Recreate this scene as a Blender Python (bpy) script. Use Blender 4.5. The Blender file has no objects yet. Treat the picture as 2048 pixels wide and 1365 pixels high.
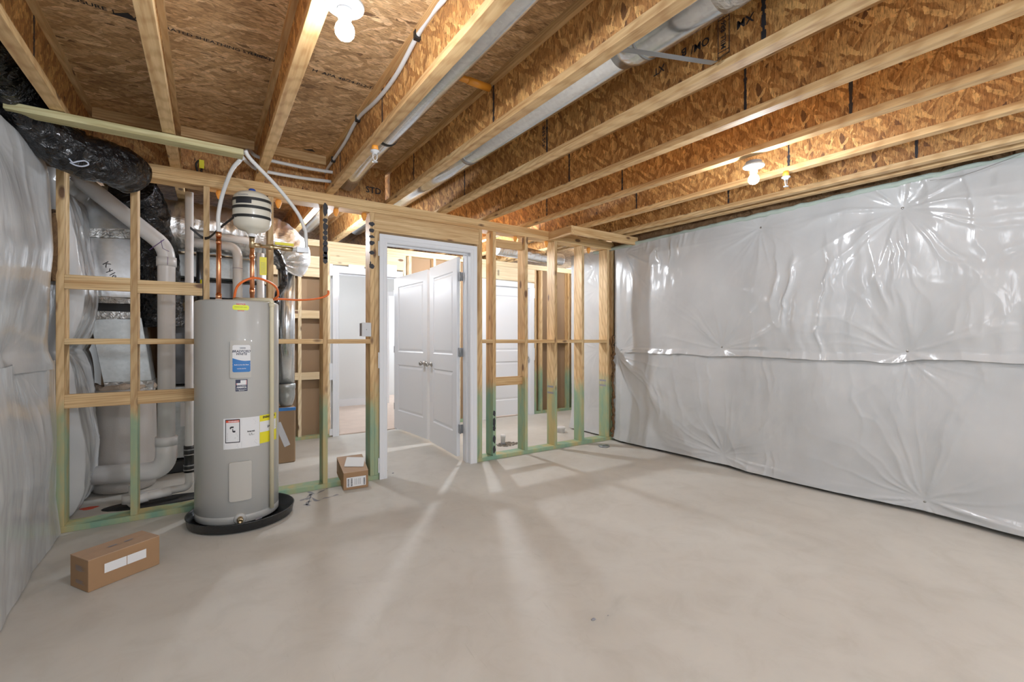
import bpy, math, random
import numpy as np
from mathutils import Vector, noise as mnoise
R_=math.radians
rng=random.Random(7)
SC=bpy.context.scene
COL=SC.collection
# ------------------------------------------------------------------ camera model (used to turn measured photo points into metres)
F=908.0; H=1.22; YAW=math.atan2(609,908)
dv=np.array([math.sin(YAW),math.cos(YAW),0.]); rv=np.array([math.cos(YAW),-math.sin(YAW),0.]); CAM=np.array([0,0,H])
def ray(px,py): return dv+rv*(px-1024)/F+np.array([0,0,1.])*(683-py)/F
def onY(px,py,y): v=ray(px,py); return CAM+v*(y/v[1])
def onX(px,py,x): v=ray(px,py); return CAM+v*(x/v[0])
def onZ(px,py,z=0.): v=ray(px,py); return CAM+v*((z-H)/v[2])
def atD(px,py,t): return CAM+ray(px,py)*t
def CZ(y): return 2.36+0.021*y            # underside of the joists

# ------------------------------------------------------------------ material helpers
class NT:
    def __init__(s,name):
        s.m=bpy.data.materials.new(name); s.m.use_nodes=True; s.t=s.m.node_tree; s.t.nodes.clear()
        s.out=s.n('ShaderNodeOutputMaterial'); s.b=s.n('ShaderNodeBsdfPrincipled'); s.l(s.b,0,s.out,0)
    def n(s,ty,**k):
        nd=s.t.nodes.new(ty)
        for a,v in k.items():
            if a.startswith('i_'):
                key=a[2:]; key=int(key) if key.isdigit() else key.replace('_',' ')
                nd.inputs[key].default_value=v
            else: setattr(nd,a,v)
        return nd
    def l(s,a,ai,b,bi): s.t.links.new(a.outputs[ai],b.inputs[bi])
    def coord(s,scale=(1,1,1),rot=(0,0,0),kind='Object',loc=(0,0,0)):
        if kind=='World': c=s.n('ShaderNodeNewGeometry'); o='Position'
        else: c=s.n('ShaderNodeTexCoord'); o='Object'
        mp=s.n('ShaderNodeMapping'); mp.inputs['Scale'].default_value=scale; mp.inputs['Rotation'].default_value=rot; mp.inputs['Location'].default_value=loc
        s.l(c,o,mp,0); return mp
    def noise(s,vec,scale,detail=3,rough=.5,dist=0):
        nd=s.n('ShaderNodeTexNoise',i_Scale=scale,i_Detail=detail,i_Roughness=rough,i_Distortion=dist)
        if vec is not None: s.l(vec,0,nd,0)
        return nd
    def ramp(s,src,si,stops):
        r=s.n('ShaderNodeValToRGB'); e=r.color_ramp.elements
        while len(e)<len(stops): e.new(.5)
        for k,(p,c) in enumerate(stops): e[k].position=p; e[k].color=(*c,1) if len(c)==3 else c
        s.l(src,si,r,0); return r
    def mix(s,fac,fi,a,ai,b,bi,mode='MIX',f=.5):
        m=s.n('ShaderNodeMix',data_type='RGBA',blend_type=mode)
        m.inputs[0].default_value=f
        if fac is not None: s.l(fac,fi,m,0)
        if isinstance(a,tuple): m.inputs[6].default_value=(*a,1)
        else: s.l(a,ai,m,6)
        if isinstance(b,tuple): m.inputs[7].default_value=(*b,1)
        else: s.l(b,bi,m,7)
        return m
    def math(s,op,a,ai=0,b=None,bi=0,v=.5,clamp=False):
        m=s.n('ShaderNodeMath',operation=op,use_clamp=clamp)
        if a is not None: s.l(a,ai,m,0)
        if b is None: m.inputs[1].default_value=v
        else: s.l(b,bi,m,1)
        return m
    def bump(s,src,si,dist=.01,strength=.5,prev=None):
        b=s.n('ShaderNodeBump',i_Strength=strength,i_Distance=dist); s.l(src,si,b,'Height')
        if prev: s.l(prev,0,b,'Normal')
        s.l(b,0,s.b,'Normal'); return b
    def set(s,**k):
        for a,v in k.items(): s.b.inputs[a.replace('_',' ')].default_value=v
        return s
    def col(s,nd,o=0): s.l(nd,o,s.b,'Base Color')
def plain(name,c,rough=.5,metal=0,bump=0,bs=60,var=0.0,coat=0,spec=None):
    s=NT(name); s.set(Base_Color=(*c,1),Roughness=rough,Metallic=metal)
    if coat: s.set(Coat_Weight=coat)
    if var:
        v=s.coord(); nz=s.noise(v,6,4); mx=s.mix(nz,0,tuple(x*(1-var) for x in c),0,tuple(min(1,x*(1+var)) for x in c),0); s.col(mx,2)
    if bump:
        v=s.coord(); nz=s.noise(v,bs,3); s.bump(nz,0,bump,.6)
    return s.m
def wood(name,axis,light,dark,green=False,ztop=.92,rough=.62,orange=.0,scale=1.):
    s=NT(name); s.set(Roughness=rough)
    sc=[26*scale]*3; sc[axis]=1.3*scale
    v=s.coord(tuple(sc)); nz=s.noise(v,1.0,5,.62,.9)
    wv=s.coord(tuple([9 if k!=axis else .55 for k in range(3)])); w=s.noise(wv,1.0,2,.5,1.8)
    oi=s.n('ShaderNodeObjectInfo')
    add=s.math('ADD',nz,0,w,0); add=s.math('MULTIPLY',add,0,v=.5)
    r=s.ramp(add,0,[(.38,dark),(.48,tuple((a+b)/2 for a,b in zip(light,dark))),(.58,light)])
    wc=s.coord(tuple([1.0 if k!=axis else .10 for k in range(3)]),(.35,.3,.2)); wt=s.n('ShaderNodeTexWave',wave_type='RINGS',i_Scale=22.,i_Distortion=5.,i_Detail=3.,i_Detail_Scale=1.2); s.l(wc,0,wt,0)
    wr=s.ramp(wt,'Fac',[(.0,(.80,.72,.62)),(.45,(1,1,1)),(1,(1.04,1.04,1.02))]); r=s.mix(None,0,r,0,wr,0,'MULTIPLY',.75); r.outputs
    # per-piece tint
    tint=s.ramp(oi,'Random',[(0,(.86,.80,.72)),(.5,(1,1,1)),(1,(1.0,.93,.82))])
    m=s.mix(None,0,r,2,tint,0,'MULTIPLY',1.0)
    # knots
    kv=s.coord(tuple([7.5 if k!=axis else 3.2 for k in range(3)])); vo=s.n('ShaderNodeTexVoronoi',i_Scale=1.0,i_Randomness=1.0); s.l(kv,0,vo,0)
    kr=s.ramp(vo,'Distance',[(.10,(1,1,1)),(.17,(0,0,0))])
    m2=s.mix(kr,0,m,2,(.16,.075,.03),0)
    last=m2
    if green:
        g=s.n('ShaderNodeNewGeometry'); sp=s.n('ShaderNodeSeparateXYZ'); s.l(g,'Position',sp,0)
        gn=s.noise(s.coord((5,5,3),kind='World'),1.0,4,.6)
        a=s.math('MULTIPLY',gn,0,v=.5); z=s.math('ADD',sp,2,a,0)
        fr=s.ramp(z,0,[(ztop*.5+.0,(1,1,1)),(ztop*.5+.08,(0,0,0))])
        # ramp input is 0..1 so halve the height first
        half=s.math('MULTIPLY',z,0,v=.5); s.t.links.new(half.outputs[0],fr.inputs[0])
        gc=s.ramp(s.noise(s.coord((6,6,1.6),kind='World'),1.0,4,.6),0,[(.36,(.22,.40,.29)),(.50,(.34,.45,.27)),(.64,(.54,.45,.20))])
        gc2=s.mix(None,0,gc,0,r,2,'MULTIPLY',.22)
        last=s.mix(fr,0,m2,2,gc2,2)
    s.col(last,2)
    s.bump(nz,0,.0015,.5)
    return s.m
def osb(name,u,v,w,light,mid,dark,sc=1.,rough=.6):
    """strand board: u=long axis of the strands, v=short, w=thickness axis"""
    s=NT(name); s.set(Roughness=rough)
    def layer(rot,seed,k=1.):
        scl=[0,0,0]; scl[u]=10*sc*k; scl[v]=50*sc*k; scl[w]=1.0
        r=[0,0,0]; r[w]=rot
        c=s.coord((1,1,1),tuple(r),loc=(seed,seed*.7,seed*.3)); nz=s.noise(c,9,4,.65)
        ad=s.mix(None,0,c,0,nz,1,'ADD',.06)
        mp=s.n('ShaderNodeMapping'); mp.inputs['Scale'].default_value=scl; s.l(ad,2,mp,0)
        vo=s.n('ShaderNodeTexVoronoi',i_Scale=1.0,i_Randomness=1.0); s.l(mp,0,vo,0)
        sp=s.n('ShaderNodeSeparateColor'); s.l(vo,'Color',sp,0)
        return sp,vo
    a,va=layer(.15,0); b,vb=layer(-.55,3.1,.9); c,vc=layer(.8,7.7,1.15)
    hm=tuple((p+q)/2 for p,q in zip(mid,light)); dm=tuple((p+q*2)/3 for p,q in zip(dark,mid)); ra=s.ramp(a,0,[(0,dark),(.07,dm),(.35,mid),(.7,hm),(.95,light),(1,tuple(min(1,x*1.3) for x in light))])
    rb=s.ramp(b,1,[(0,dm),(.3,mid),(.8,hm),(1,light)])
    rc=s.ramp(c,2,[(0,dm),(.4,mid),(1,light)])
    m1=s.mix(s.ramp(b,0,[(.48,(0,0,0)),(.5,(1,1,1))]),0,ra,0,rb,0)
    m2=s.mix(s.ramp(c,0,[(.62,(0,0,0)),(.64,(1,1,1))]),0,m1,2,rc,0)
    scl=[46]*3; scl[u]=9.; rr_=[0,0,0]; rr_[w]=.25; fine=s.noise(s.coord(tuple(scl),tuple(rr_)),3.0,5,.7,.6)
    fr=s.ramp(fine,0,[(.34,(.34,.27,.20)),(.46,(.88,.85,.82)),(.62,(1.32,1.3,1.25))])
    m3=s.mix(None,0,m2,2,fr,0,'MULTIPLY',1.)
    big=s.ramp(s.noise(s.coord((2,2,2)),1.2,3),0,[(.3,(.7,.66,.6)),(.7,(1.12,1.12,1.1))])
    m4=s.mix(None,0,m3,2,big,0,'MULTIPLY',.8)
    s.col(m4,2)
    s.bump(fine,0,.003,.5)
    return s.m

M={}
pl=(.80,.57,.29); pd=(.54,.30,.11)
M['wx']=wood('pine_x',0,pl,pd); M['wy']=wood('pine_y',1,(.80,.56,.28),(.50,.27,.10)); M['wz']=wood('pine_z',2,(.76,.55,.29),(.47,.28,.11))
M['gz']=wood('pine_z_green',2,(.76,.54,.28),(.47,.28,.11),True,.90)
M['gx']=wood('green_plate',0,(.62,.60,.36),(.40,.42,.24),True,9.)
M['tx']=wood('treated_x',0,(.66,.60,.33),(.46,.42,.20),scale=1.3)
M['pale']=wood('pale_pine',2,(.88,.74,.50),(.72,.54,.31)); M['palex']=wood('pale_pine_x',0,(.88,.74,.50),(.72,.54,.31))
OL=(.80,.45,.155);OM=(.44,.19,.05);OD=(.12,.045,.013)
M['web']=osb('osb_web',2,1,0,OL,OM,OD)
M['webx']=osb('osb_block',2,0,1,tuple(x*.8 for x in OL),OM,OD)
M['sub']=osb('osb_subfloor',0,1,2,(.84,.58,.33),(.56,.34,.16),(.16,.08,.035),.72)
def concrete():
    s=NT('concrete'); s.set(Roughness=.55)
    c=s.coord((1,1,1),kind='World')
    n1=s.noise(c,.9,5,.6,.6); n2=s.noise(c,5,6,.65,.8); n3=s.noise(c,60,3,.6)
    r1=s.ramp(n1,0,[(.3,(.51,.475,.415)),(.5,(.565,.535,.475)),(.7,(.61,.585,.525))])
    r2=s.ramp(n2,0,[(.3,(.90,.89,.87)),(.52,(1,1,1)),(.72,(1.04,1.04,1.03))])
    m=s.mix(None,0,r1,0,r2,0,'MULTIPLY',.9)
    # faint trowel scuffs
    sc=s.noise(s.coord((14,2.2,1),(0,0,.5),'World'),1.4,5,.7,1.2); r3=s.ramp(sc,0,[(.27,(.80,.78,.75)),(.36,(1,1,1))])
    m2=s.mix(None,0,m,2,r3,0,'MULTIPLY',.5)
    s.col(m2,2); s.bump(n2,0,.002,.35,s.bump(n3,0,.0006,.4)); 
    rr=s.n('ShaderNodeMapRange'); rr.inputs[3].default_value=.42; rr.inputs[4].default_value=.68; s.l(n2,0,rr,0); s.l(rr,0,s.b,'Roughness')
    return s.m
M['conc']=concrete()
def plastic():
    s=NT('poly_facing'); s.set(Base_Color=(.66,.66,.645,1),Roughness=.2); s.b.inputs['Specular IOR Level'].default_value=.6
    c=s.coord((1,1,1),kind='World'); w=s.noise(s.coord((30,30,8),kind='World'),1.,3,.6,.6); b0=s.bump(w,0,.004,.35)
    g=s.noise(s.coord((1,1,1),kind='World'),3,3); r=s.ramp(g,0,[(.3,(.50,.515,.52)),(.7,(.58,.59,.59))]); s.col(r,0)
    return s.m
M['plas']=plastic()
def galv(name,c=(.74,.77,.79),rough=.2,b=.001,bs=4,metal=.93):
    s=NT(name); s.set(Metallic=metal,Roughness=rough)
    v=s.coord(); vo=s.n('ShaderNodeTexVoronoi',i_Scale=55.); s.l(v,0,vo,0); sp=s.n('ShaderNodeSeparateColor'); s.l(vo,'Color',sp,0)
    r=s.ramp(sp,0,[(0,tuple(x*.88 for x in c)),(1,c)]); s.col(r,0)
    nz=s.noise(v,bs,2); s.bump(nz,0,b*4,.18); return s.m
M['galv']=galv('galvanised'); M['galvd']=galv('galvanised_dull',(.50,.52,.51),.38,.004,4)
def foil(name,c,rough,metal,d,sc,strength=.9):
    s=NT(name); s.set(Base_Color=(*c,1),Metallic=metal,Roughness=rough)
    v=s.coord(); vo=s.n('ShaderNodeTexVoronoi',i_Scale=sc); 
    nz=s.noise(v,sc*.6,4,.6,1.5); ad=s.mix(None,0,v,0,nz,1,'ADD',.08); s.l(ad,2,vo,0)
    vo.feature='F1'; h=s.math('ADD',vo,'Distance',nz,0); s.bump(h,0,d,strength); return s.m
M['foil']=foil('foil',(.90,.90,.90),.25,.9,.010,14,.6); M['blk']=foil('black_poly',(.008,.008,.009),.15,0,.03,16,.9)
M['tape']=foil('foil_tape',(.62,.62,.60),.32,.9,.008,30)
M['pvc']=plain('pvc',(.80,.77,.74),.35,bump=.0005,var=.05); M['pex']=plain('pex',(.74,.74,.72),.35)
M['cpvc']=plain('cpvc',(.74,.66,.45),.4,var=.05); M['cop']=plain('copper',(.86,.36,.17),.25,1.,var=.12); M['brass']=plain('brass',(.62,.48,.28),.3,1.)
M['tank']=plain('tank_enamel',(.455,.45,.42),.34,coat=.2,var=.02); M['tankc']=plain('tank_cover',(.50,.48,.43),.38)
M['pan']=plain('pan_black',(.012,.013,.014),.35,bump=.002,bs=30); M['black']=plain('black_matte',(.01,.01,.01),.6); M['rub']=plain('rubber',(.012,.012,.012),.45)
M['white']=plain('white_paint',(.80,.81,.83),.38,bump=.0006,bs=40); M['wht2']=plain('white_label',(.82,.82,.82),.5); M['plate']=plain('white_ceramic',(.62,.62,.62),.3)
M['yel']=plain('yellow_label',(.85,.75,.02),.5); M['hiv']=plain('yellow_green_label',(.80,.90,.03),.5); M['red']=plain('red_ink',(.75,.08,.03),.5); M['blue']=plain('blue_ink',(.01,.16,.50),.4); M['navy']=plain('navy_ink',(.015,.02,.06),.45)
M['ink']=plain('ink',(.015,.015,.02),.6); M['purp']=plain('purple_primer',(.14,.07,.22),.5); M['grey']=plain('grey_ink',(.25,.25,.27),.6); M['chalk']=plain('white_ink',(.55,.60,.72),.5)
M['or']=plain('orange_cable',(.90,.16,.02),.4); M['orp']=plain('orange_pipe',(.85,.32,.03),.4); M['foam']=plain('orange_foam',(.95,.38,.06),.6,bump=.01,bs=50)
M['tank2']=plain('ivory_tank',(.74,.70,.58),.3,var=.03,coat=.2); M['bcap']=plain('blue_cap',(.02,.08,.42),.4)
M['card']=plain('cardboard',(.34,.19,.09),.75,bump=.0015,bs=25,var=.10); M['card2']=plain('cardboard_flap',(.46,.30,.19),.75,bump=.0015,bs=25,var=.1)
M['brown']=plain('drywall_back',(.30,.19,.105),.85,var=.07); M['seal']=plain('sill_foam',(.42,.50,.44),.8,bump=.01,bs=60,var=.15)
M['ins']=foil('brown_insulation',(.16,.085,.035),.95,0,.05,9,1.); M['wallp']=plain('wall_paint',(.70,.71,.70),.7); M['carpet']=plain('carpet',(.66,.52,.43),.95,bump=.01,bs=180,var=.12)
M['wrap']=plain('duct_wrap',(.50,.46,.42),.7,bump=.002,bs=150,var=.06); M['nick']=plain('nickel',(.42,.41,.39),.3,1.); M['steel']=plain('steel',(.35,.36,.37),.35,1.)
M['concw']=plain('concrete_wall',(.45,.44,.42),.8,var=.1,bump=.004); M['dark']=plain('dark_metal',(.10,.10,.10),.3,.8,var=.3); M['dirt']=plain('gravel',(.22,.19,.15),.9,var=.3,bump=.02,bs=90)
M['batt']=plain('white_batt',(.60,.60,.57),.3,bump=.006,bs=14,var=.05); M['fluff']=plain('pink_fibre',(.55,.42,.32),.95,bump=.02,bs=60,var=.3)
def glow(n,e):
    s=NT(n); s.set(Base_Color=(1,1,1,1)); s.b.inputs['Emission Color'].default_value=(.93,.98,1.06,1); s.b.inputs['Emission Strength'].default_value=e; M[n]=s.m
glow('glow',430); glow('glow_back',1500)
s=NT('clear_poly'); s.set(Base_Color=(.75,.8,.85,1),Roughness=.15,Alpha=.35); M['clear']=s.m

# ------------------------------------------------------------------ mesh builder
def frame_of(t):
    t=Vector(t).normalized(); up=Vector((0,0,1)) if abs(t.z)<.95 else Vector((1,0,0))
    a=t.cross(up).normalized(); b=a.cross(t).normalized(); return a,b
class MB:
    def __init__(s): s.v=[]; s.f=[]; s.sm=[]
    def add(s,vs,fs,smooth=False):
        o=len(s.v); s.v+= [tuple(map(float,p)) for p in vs]; s.f+=[tuple(i+o for i in f) for f in fs]; s.sm+=[smooth]*len(fs); return s
    def box(s,x0,x1,y0,y1,z0,z1,fn=None):
        vs=[(x,y,z) for z in (z0,z1) for y in (y0,y1) for x in (x0,x1)]
        if fn: vs=[fn(*p) for p in vs]
        return s.add(vs,[(0,2,3,1),(4,5,7,6),(0,1,5,4),(2,6,7,3),(0,4,6,2),(1,3,7,5)])
    def bbox(s,x0,x1,y0,y1,z0,z1,b=.004):
        """box with chamfered vertical and horizontal edges"""
        b=min(b,(x1-x0)/3,(y1-y0)/3,(z1-z0)/3)
        def ringp(x0,x1,y0,y1,z,c): return [(x0+c,y0,z),(x1-c,y0,z),(x1,y0+c,z),(x1,y1-c,z),(x1-c,y1,z),(x0+c,y1,z),(x0,y1-c,z),(x0,y0+c,z)]
        L=[ringp(x0+b,x1-b,y0+b,y1-b,z0,b*.5),ringp(x0,x1,y0,y1,z0+b,b),ringp(x0,x1,y0,y1,z1-b,b),ringp(x0+b,x1-b,y0+b,y1-b,z1,b*.5)]
        vs=sum(L,[]); fs=[tuple(range(7,-1,-1)),tuple(range(24,32))]
        for k in range(3):
            for i in range(8): j=(i+1)%8; fs.append((k*8+i,k*8+j,k*8+8+j,k*8+8+i))
        return s.add(vs,fs)
    def obox(s,c,ax,ay,az,hx,hy,hz):
        c,ax,ay,az=map(Vector,(c,ax,ay,az)); vs=[c+ax*(i*hx)+ay*(j*hy)+az*(k*hz) for k in (-1,1) for j in (-1,1) for i in (-1,1)]
        return s.add(vs,[(0,2,3,1),(4,5,7,6),(0,1,5,4),(2,6,7,3),(0,4,6,2),(1,3,7,5)])
    def tube(s,pts,r,seg=14,caps=True,rfn=None,flat=None):
        pts=[Vector(p) for p in pts]; n=len(pts); a=None; L=[]
        for i,p in enumerate(pts):
            t=(pts[min(i+1,n-1)]-pts[max(i-1,0)]).normalized()
            if a is None: a,b=frame_of(t)
            else:
                a=(a-t*a.dot(t)).normalized(); b=a.cross(t).normalized()
            rr=r[i] if isinstance(r,(list,tuple)) else r
            for k in range(seg):
                th=2*math.pi*k/seg; q=rr*(rfn(i,th) if rfn else 1)
                ka,kb=(1,1) if not flat else flat
                L.append(p+a*(math.cos(th)*q*ka)+b*(math.sin(th)*q*kb))
        fs=[]
        for i in range(n-1):
            for k in range(seg): j=(k+1)%seg; fs.append((i*seg+k,i*seg+j,(i+1)*seg+j,(i+1)*seg+k))
        s.add(L,fs,True)
        if caps:
            o=len(s.v)-len(L); s.f.append(tuple(o+k for k in range(seg-1,-1,-1))); s.f.append(tuple(o+(n-1)*seg+k for k in range(seg))); s.sm+=[False,False]
        return s
    def lathe(s,prof,c,ax=(0,0,1),seg=28,smooth=True):
        c=Vector(c); ax=Vector(ax).normalized(); a,b=frame_of(ax); L=[];n=len(prof)
        for (r,h) in prof:
            for k in range(seg):
                th=2*math.pi*k/seg; L.append(c+ax*h+a*(math.cos(th)*r)+b*(math.sin(th)*r))
        fs=[]
        for i in range(n-1):
            for k in range(seg): j=(k+1)%seg; fs.append((i*seg+k,i*seg+j,(i+1)*seg+j,(i+1)*seg+k))
        s.add(L,fs,smooth); return s
    def poly(s,pts): return s.add(pts,[tuple(range(len(pts)))])
    def build(s,name,mat,parent=None,origin=None,bevel=0):
        if parent is not None: o=Vector(parent['_o'])
        elif origin is not None: o=Vector(origin)
        else:
            P=np.array(s.v); o=Vector(((P[:,0].min()+P[:,0].max())/2,(P[:,1].min()+P[:,1].max())/2,P[:,2].min()))
        me=bpy.data.meshes.new(name); me.from_pydata([tuple(Vector(p)-o) for p in s.v],[],s.f); me.update()
        me.polygons.foreach_set('use_smooth',s.sm)
        import bmesh
        bm=bmesh.new(); bm.from_mesh(me); bmesh.ops.recalc_face_normals(bm,faces=bm.faces); bm.to_mesh(me); bm.free()
        me.materials.append(M[mat] if isinstance(mat,str) else mat)
        ob=bpy.data.objects.new(name,me); COL.objects.link(ob); ob['_o']=tuple(o)
        if parent is not None: ob.parent=parent
        else: ob.location=o
        if bevel:
            bv=ob.modifiers.new('b','BEVEL'); bv.width=bevel; bv.segments=2; bv.limit_method='ANGLE'
        return ob
def tag(o,label,cat,group=None,kind=None):
    o['label']=label; o['category']=cat
    if group: o['group']=group
    if kind: o['kind']=kind
    return o
def root(name,loc,label,cat,group=None,kind=None):
    o=bpy.data.objects.new(name,None); o.empty_display_size=.1; COL.objects.link(o); o.location=loc; o['_o']=tuple(map(float,loc))
    return tag(o,label,cat,group,kind)
def bez(pts,n=10):
    """Catmull-Rom through the points"""
    P=[Vector(p) for p in pts]; P=[P[0]*2-P[1]]+P+[P[-1]*2-P[-2]]; out=[]
    for i in range(1,len(P)-2):
        for k in range(n):
            t=k/n; a,b,c,d=P[i-1],P[i],P[i+1],P[i+2]
            out.append(.5*((2*b)+(c-a)*t+(2*a-5*b+4*c-d)*t*t+(3*b-a-3*c+d)*t**3))
    out.append(P[-2]); return out
def elbow(pts,rad,n=8):
    P=[Vector(p) for p in pts]; out=[P[0]]
    for i in range(1,len(P)-1):
        a=(P[i-1]-P[i]).normalized(); b=(P[i+1]-P[i]).normalized(); r=rad
        s0=P[i]+a*r; s1=P[i]+b*r
        for k in range(n+1):
            t=k/n; out.append(s0*(1-t)**2+P[i]*2*t*(1-t)+s1*t*t)
    out.append(P[-1]); return out
# text
_tc={}
def textgeo(st,align='CENTER',bold=0.0):
    key=(st,align,bold)
    if key in _tc: return _tc[key]
    c=bpy.data.curves.new('t','FONT'); c.body=st; c.size=1; c.align_x=align; c.align_y='CENTER'; c.resolution_u=2; c.offset=bold
    o=bpy.data.objects.new('t',c); COL.objects.link(o); dg=bpy.context.evaluated_depsgraph_get()
    me=bpy.data.meshes.new_from_object(o.evaluated_get(dg)); vs=[(v.co.x,v.co.y) for v in me.vertices]; fs=[tuple(p.vertices) for p in me.polygons]
    bpy.data.objects.remove(o); bpy.data.meshes.remove(me); bpy.data.curves.remove(c); _tc[key]=(vs,fs); return vs,fs
def text(mb,st,size,fn,align='CENTER',bold=0.02,sx=1.0):
    vs,fs=textgeo(st,align,bold); mb.add([fn(x*size*sx,y*size) for x,y in vs],fs); return mb

# ================================================================== SETTING
MB().box(-1.1,6.6,-3,6.12,-.12,0).build('floor','conc'); f=bpy.data.objects['floor']; tag(f,'bare pale grey-beige concrete basement floor with faint trowel marks','floor',kind='structure')
SUB=.305
def shear(x,y,z): return (x,y,z+.021*y)
c=MB().box(-1.2,6.6,-3,8.2,2.36+SUB,2.36+SUB+.02,shear).build('ceiling','sub'); tag(c,'brown strand board subfloor seen between the joists overhead','ceiling',kind='structure')
# side walls (poured walls behind the insulation)
w=MB().box(4.26,4.46,-3,4.82,0,2.34).build('wall_right','concw'); tag(w,'poured foundation wall behind the white plastic insulation on the right','wall',kind='structure')
w=MB().box(-1.1,-1.0,-3,6.1,0,2.70).build('wall_left','concw'); tag(w,'poured foundation wall behind the white plastic insulation on the left','wall',kind='structure')
w=MB().box(5.9,6.0,4.8,6.9,0,2.5).build('wall_far_right','concw'); tag(w,'far right foundation wall behind the rear stud partition','wall',kind='structure')
w=MB().box(4.46,5.9,4.72,4.82,0,2.45).build('wall_right_return','concw'); tag(w,'short foundation wall return past the end of the right hand insulation','wall',kind='structure')

# ------------------------------------------------------------------ joists
JX=[-.625,-.158,.358,.875,1.385,1.888,2.385,2.872,3.392,3.915,4.054]   # right edge of each bottom flange
ordn=['leftmost','second','third','fourth','fifth','sixth','seventh','eighth','ninth','tenth','eleventh']
extra=['beside the black duct','above the water heater','left of the near bare bulb','with the white tube clipped along its web','between the two bare round metal ducts','right of the long grey round duct','third to the right of the metal ducts','with the far bare bulb fixed beside it','just left of the small white sprinkler','last but one before the plastic wall','paired close against the right wall insulation']
seams=[[2.9],[],[3.2],[2.6,3.6],[2.2,3.4],[.95,2.35,3.5],[1.3,2.7],[1.0,2.6,3.6],[1.55,2.9],[1.0,2.3],[1.8]]
for i,x in enumerate(JX):
    r=root('floor_joist',(x-.03,2,CZ(2)),f'{ordn[i]} wooden I-joist from the left, {extra[i]}','joist','wooden I-joists under the subfloor')
    y0,y1=-2.6,7.9
    fw=.06
    MB().box(x-fw,x,y0,y1,2.36,2.398,shear).build('bottom_flange','wy',r,bevel=.002)
    MB().box(x-fw,x,y0,y1,2.36+SUB-.038,2.36+SUB,shear).build('top_flange','wy',r)
    MB().box(x-fw/2-.005,x-fw/2+.005,y0,y1,2.398,2.36+SUB-.038,shear).build('web','web',r)
    for sy in seams[i]:
        mb=MB(); rr=random.Random(i*10+int(sy*10)); n=14
        for k in range(n):
            wd=.004+rr.random()*.006; z0=2.398+(SUB-.076)*k/n; z1=2.398+(SUB-.076)*(k+1)/n
            mb.box(x-fw/2-.0065,x-fw/2+.0065,sy-wd,sy+wd,z0,z1,shear)
        mb.build('glue_seam','ink',r)
    if i==0:
        pass
# OSB blocking over the partition
for i in range(4):
    a=JX[i]+.001; b=JX[i+1]-.061
    bl=MB().box(a,b,4.02,4.045,2.36,2.36+SUB,shear)
    o=bl.build('blocking_panel','webx'); tag(o,['strand board blocking panel above the black duct','strand board blocking panel behind the treated board end','strand board blocking panel behind the two white tubes','strand board blocking panel stamped with letters, at the end of the first metal duct'][i],'blocking panel','strand board blocking over the partition')
    if i==3:
        mb=MB(); text(mb,'STD',.075,lambda x,y:(1.22+x,4.018,2.55+y)); 
        ob=mb.build('stamp','ink',parent=None); ob.location=ob.location; ob.parent=o; ob.location=Vector(ob['_o'])-Vector(o['_o'])
    else:
        # wooden ledger strip along top
        MB().box(a,b,3.975,4.018,2.36+SUB-.07,2.36+SUB-.002,shear).build('nailer','wx',None)
        n=[q for q in COL.objects if q.name.startswith('nailer')][-1]; n.parent=o; n.location=Vector(n['_o'])-Vector(o['_o'])
# stamps on joist webs
def web_text(st,x,y,z,size,sx=1.,rot=0,al='CENTER'):
    mb=MB(); cr,sr=math.cos(rot),math.sin(rot)
    text(mb,st,size,lambda u,v:(x,y-(u*cr-v*sr),z+(u*sr+v*cr)),al,.02,sx); return mb
def attach(mb,name,mat,par):
    return mb.build(name,mat,par)
joists=[o for o in COL.objects if o.name.startswith('floor_joist')]
wx=lambda i:JX[i]-.03-.0062
p=onX(1447,70,wx(5)); m_=web_text('MILL 886',wx(5),p[1],p[2],.032,1.,R_(90))
m_.box(wx(5),wx(5)+.001,p[1]+.024,p[1]+.027,p[2]-.09,p[2]+.09); m_.box(wx(5),wx(5)+.001,p[1]-.027,p[1]-.024,p[2]-.09,p[2]+.09)
for dz in (-.09,-.07,.07,.09): m_.box(wx(5),wx(5)+.001,p[1]-.025,p[1]+.025,p[2]+dz,p[2]+dz+.003)
attach(m_,'stamp','ink',joists[5])
for st,px,py,sz in [('OM/',1400,90,.05),('B',1368,104,.05),('XM',1490,42,.05),('XT',1318,140,.05)]:
    p=onX(px,py,wx(5)); attach(web_text(st,wx(5),p[1],p[2],sz,1,R_(180)),'stamp','ink',joists[5])
for st,px,py in [('SER',1088,262),('OS',1088,285)]:
    p=onX(px,py,wx(5)); attach(web_text(st,wx(5),p[1],p[2],.045,1,R_(90)),'stamp','ink',joists[5])
# stamps on subfloor
mb=MB()
for st,px,py,sz,sx in [('RATED SHEATHING STURD-I-FLOOR',470,98,.035,1.),('24 OC',520,112,.035,1.),('H  APA 48/24 PS2-10',690,160,.04,1.),('EXPOSURE 1  23/32',200,15,.04,1.)]:
    v=ray(px,py); t=(2.36+SUB-H)/(v[2]-.021*v[1]); q=CAM+v*t
    text(mb,st,sz,lambda u,w_,q=q:(q[0]+u,q[1]-w_*1.0,2.36+SUB+.021*(q[1]-w_)-.0015),'CENTER',.015,sx)
for px,py in [(247,30),(618,300)]:
    v=ray(px,py); t=(2.36+SUB-H)/(v[2]-.021*v[1]); q=CAM+v*t
    zz=lambda y:2.36+SUB+.021*y-.0015
    mb.poly([(q[0]-.05,q[1]+.02,zz(q[1])),(q[0]+.05,q[1]+.02,zz(q[1])),(q[0]+.02,q[1]-.03,zz(q[1]))])
o=mb.build('stamp','ink'); o.parent=c; o.location=Vector(o['_o'])-Vector(c['_o'])

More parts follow.
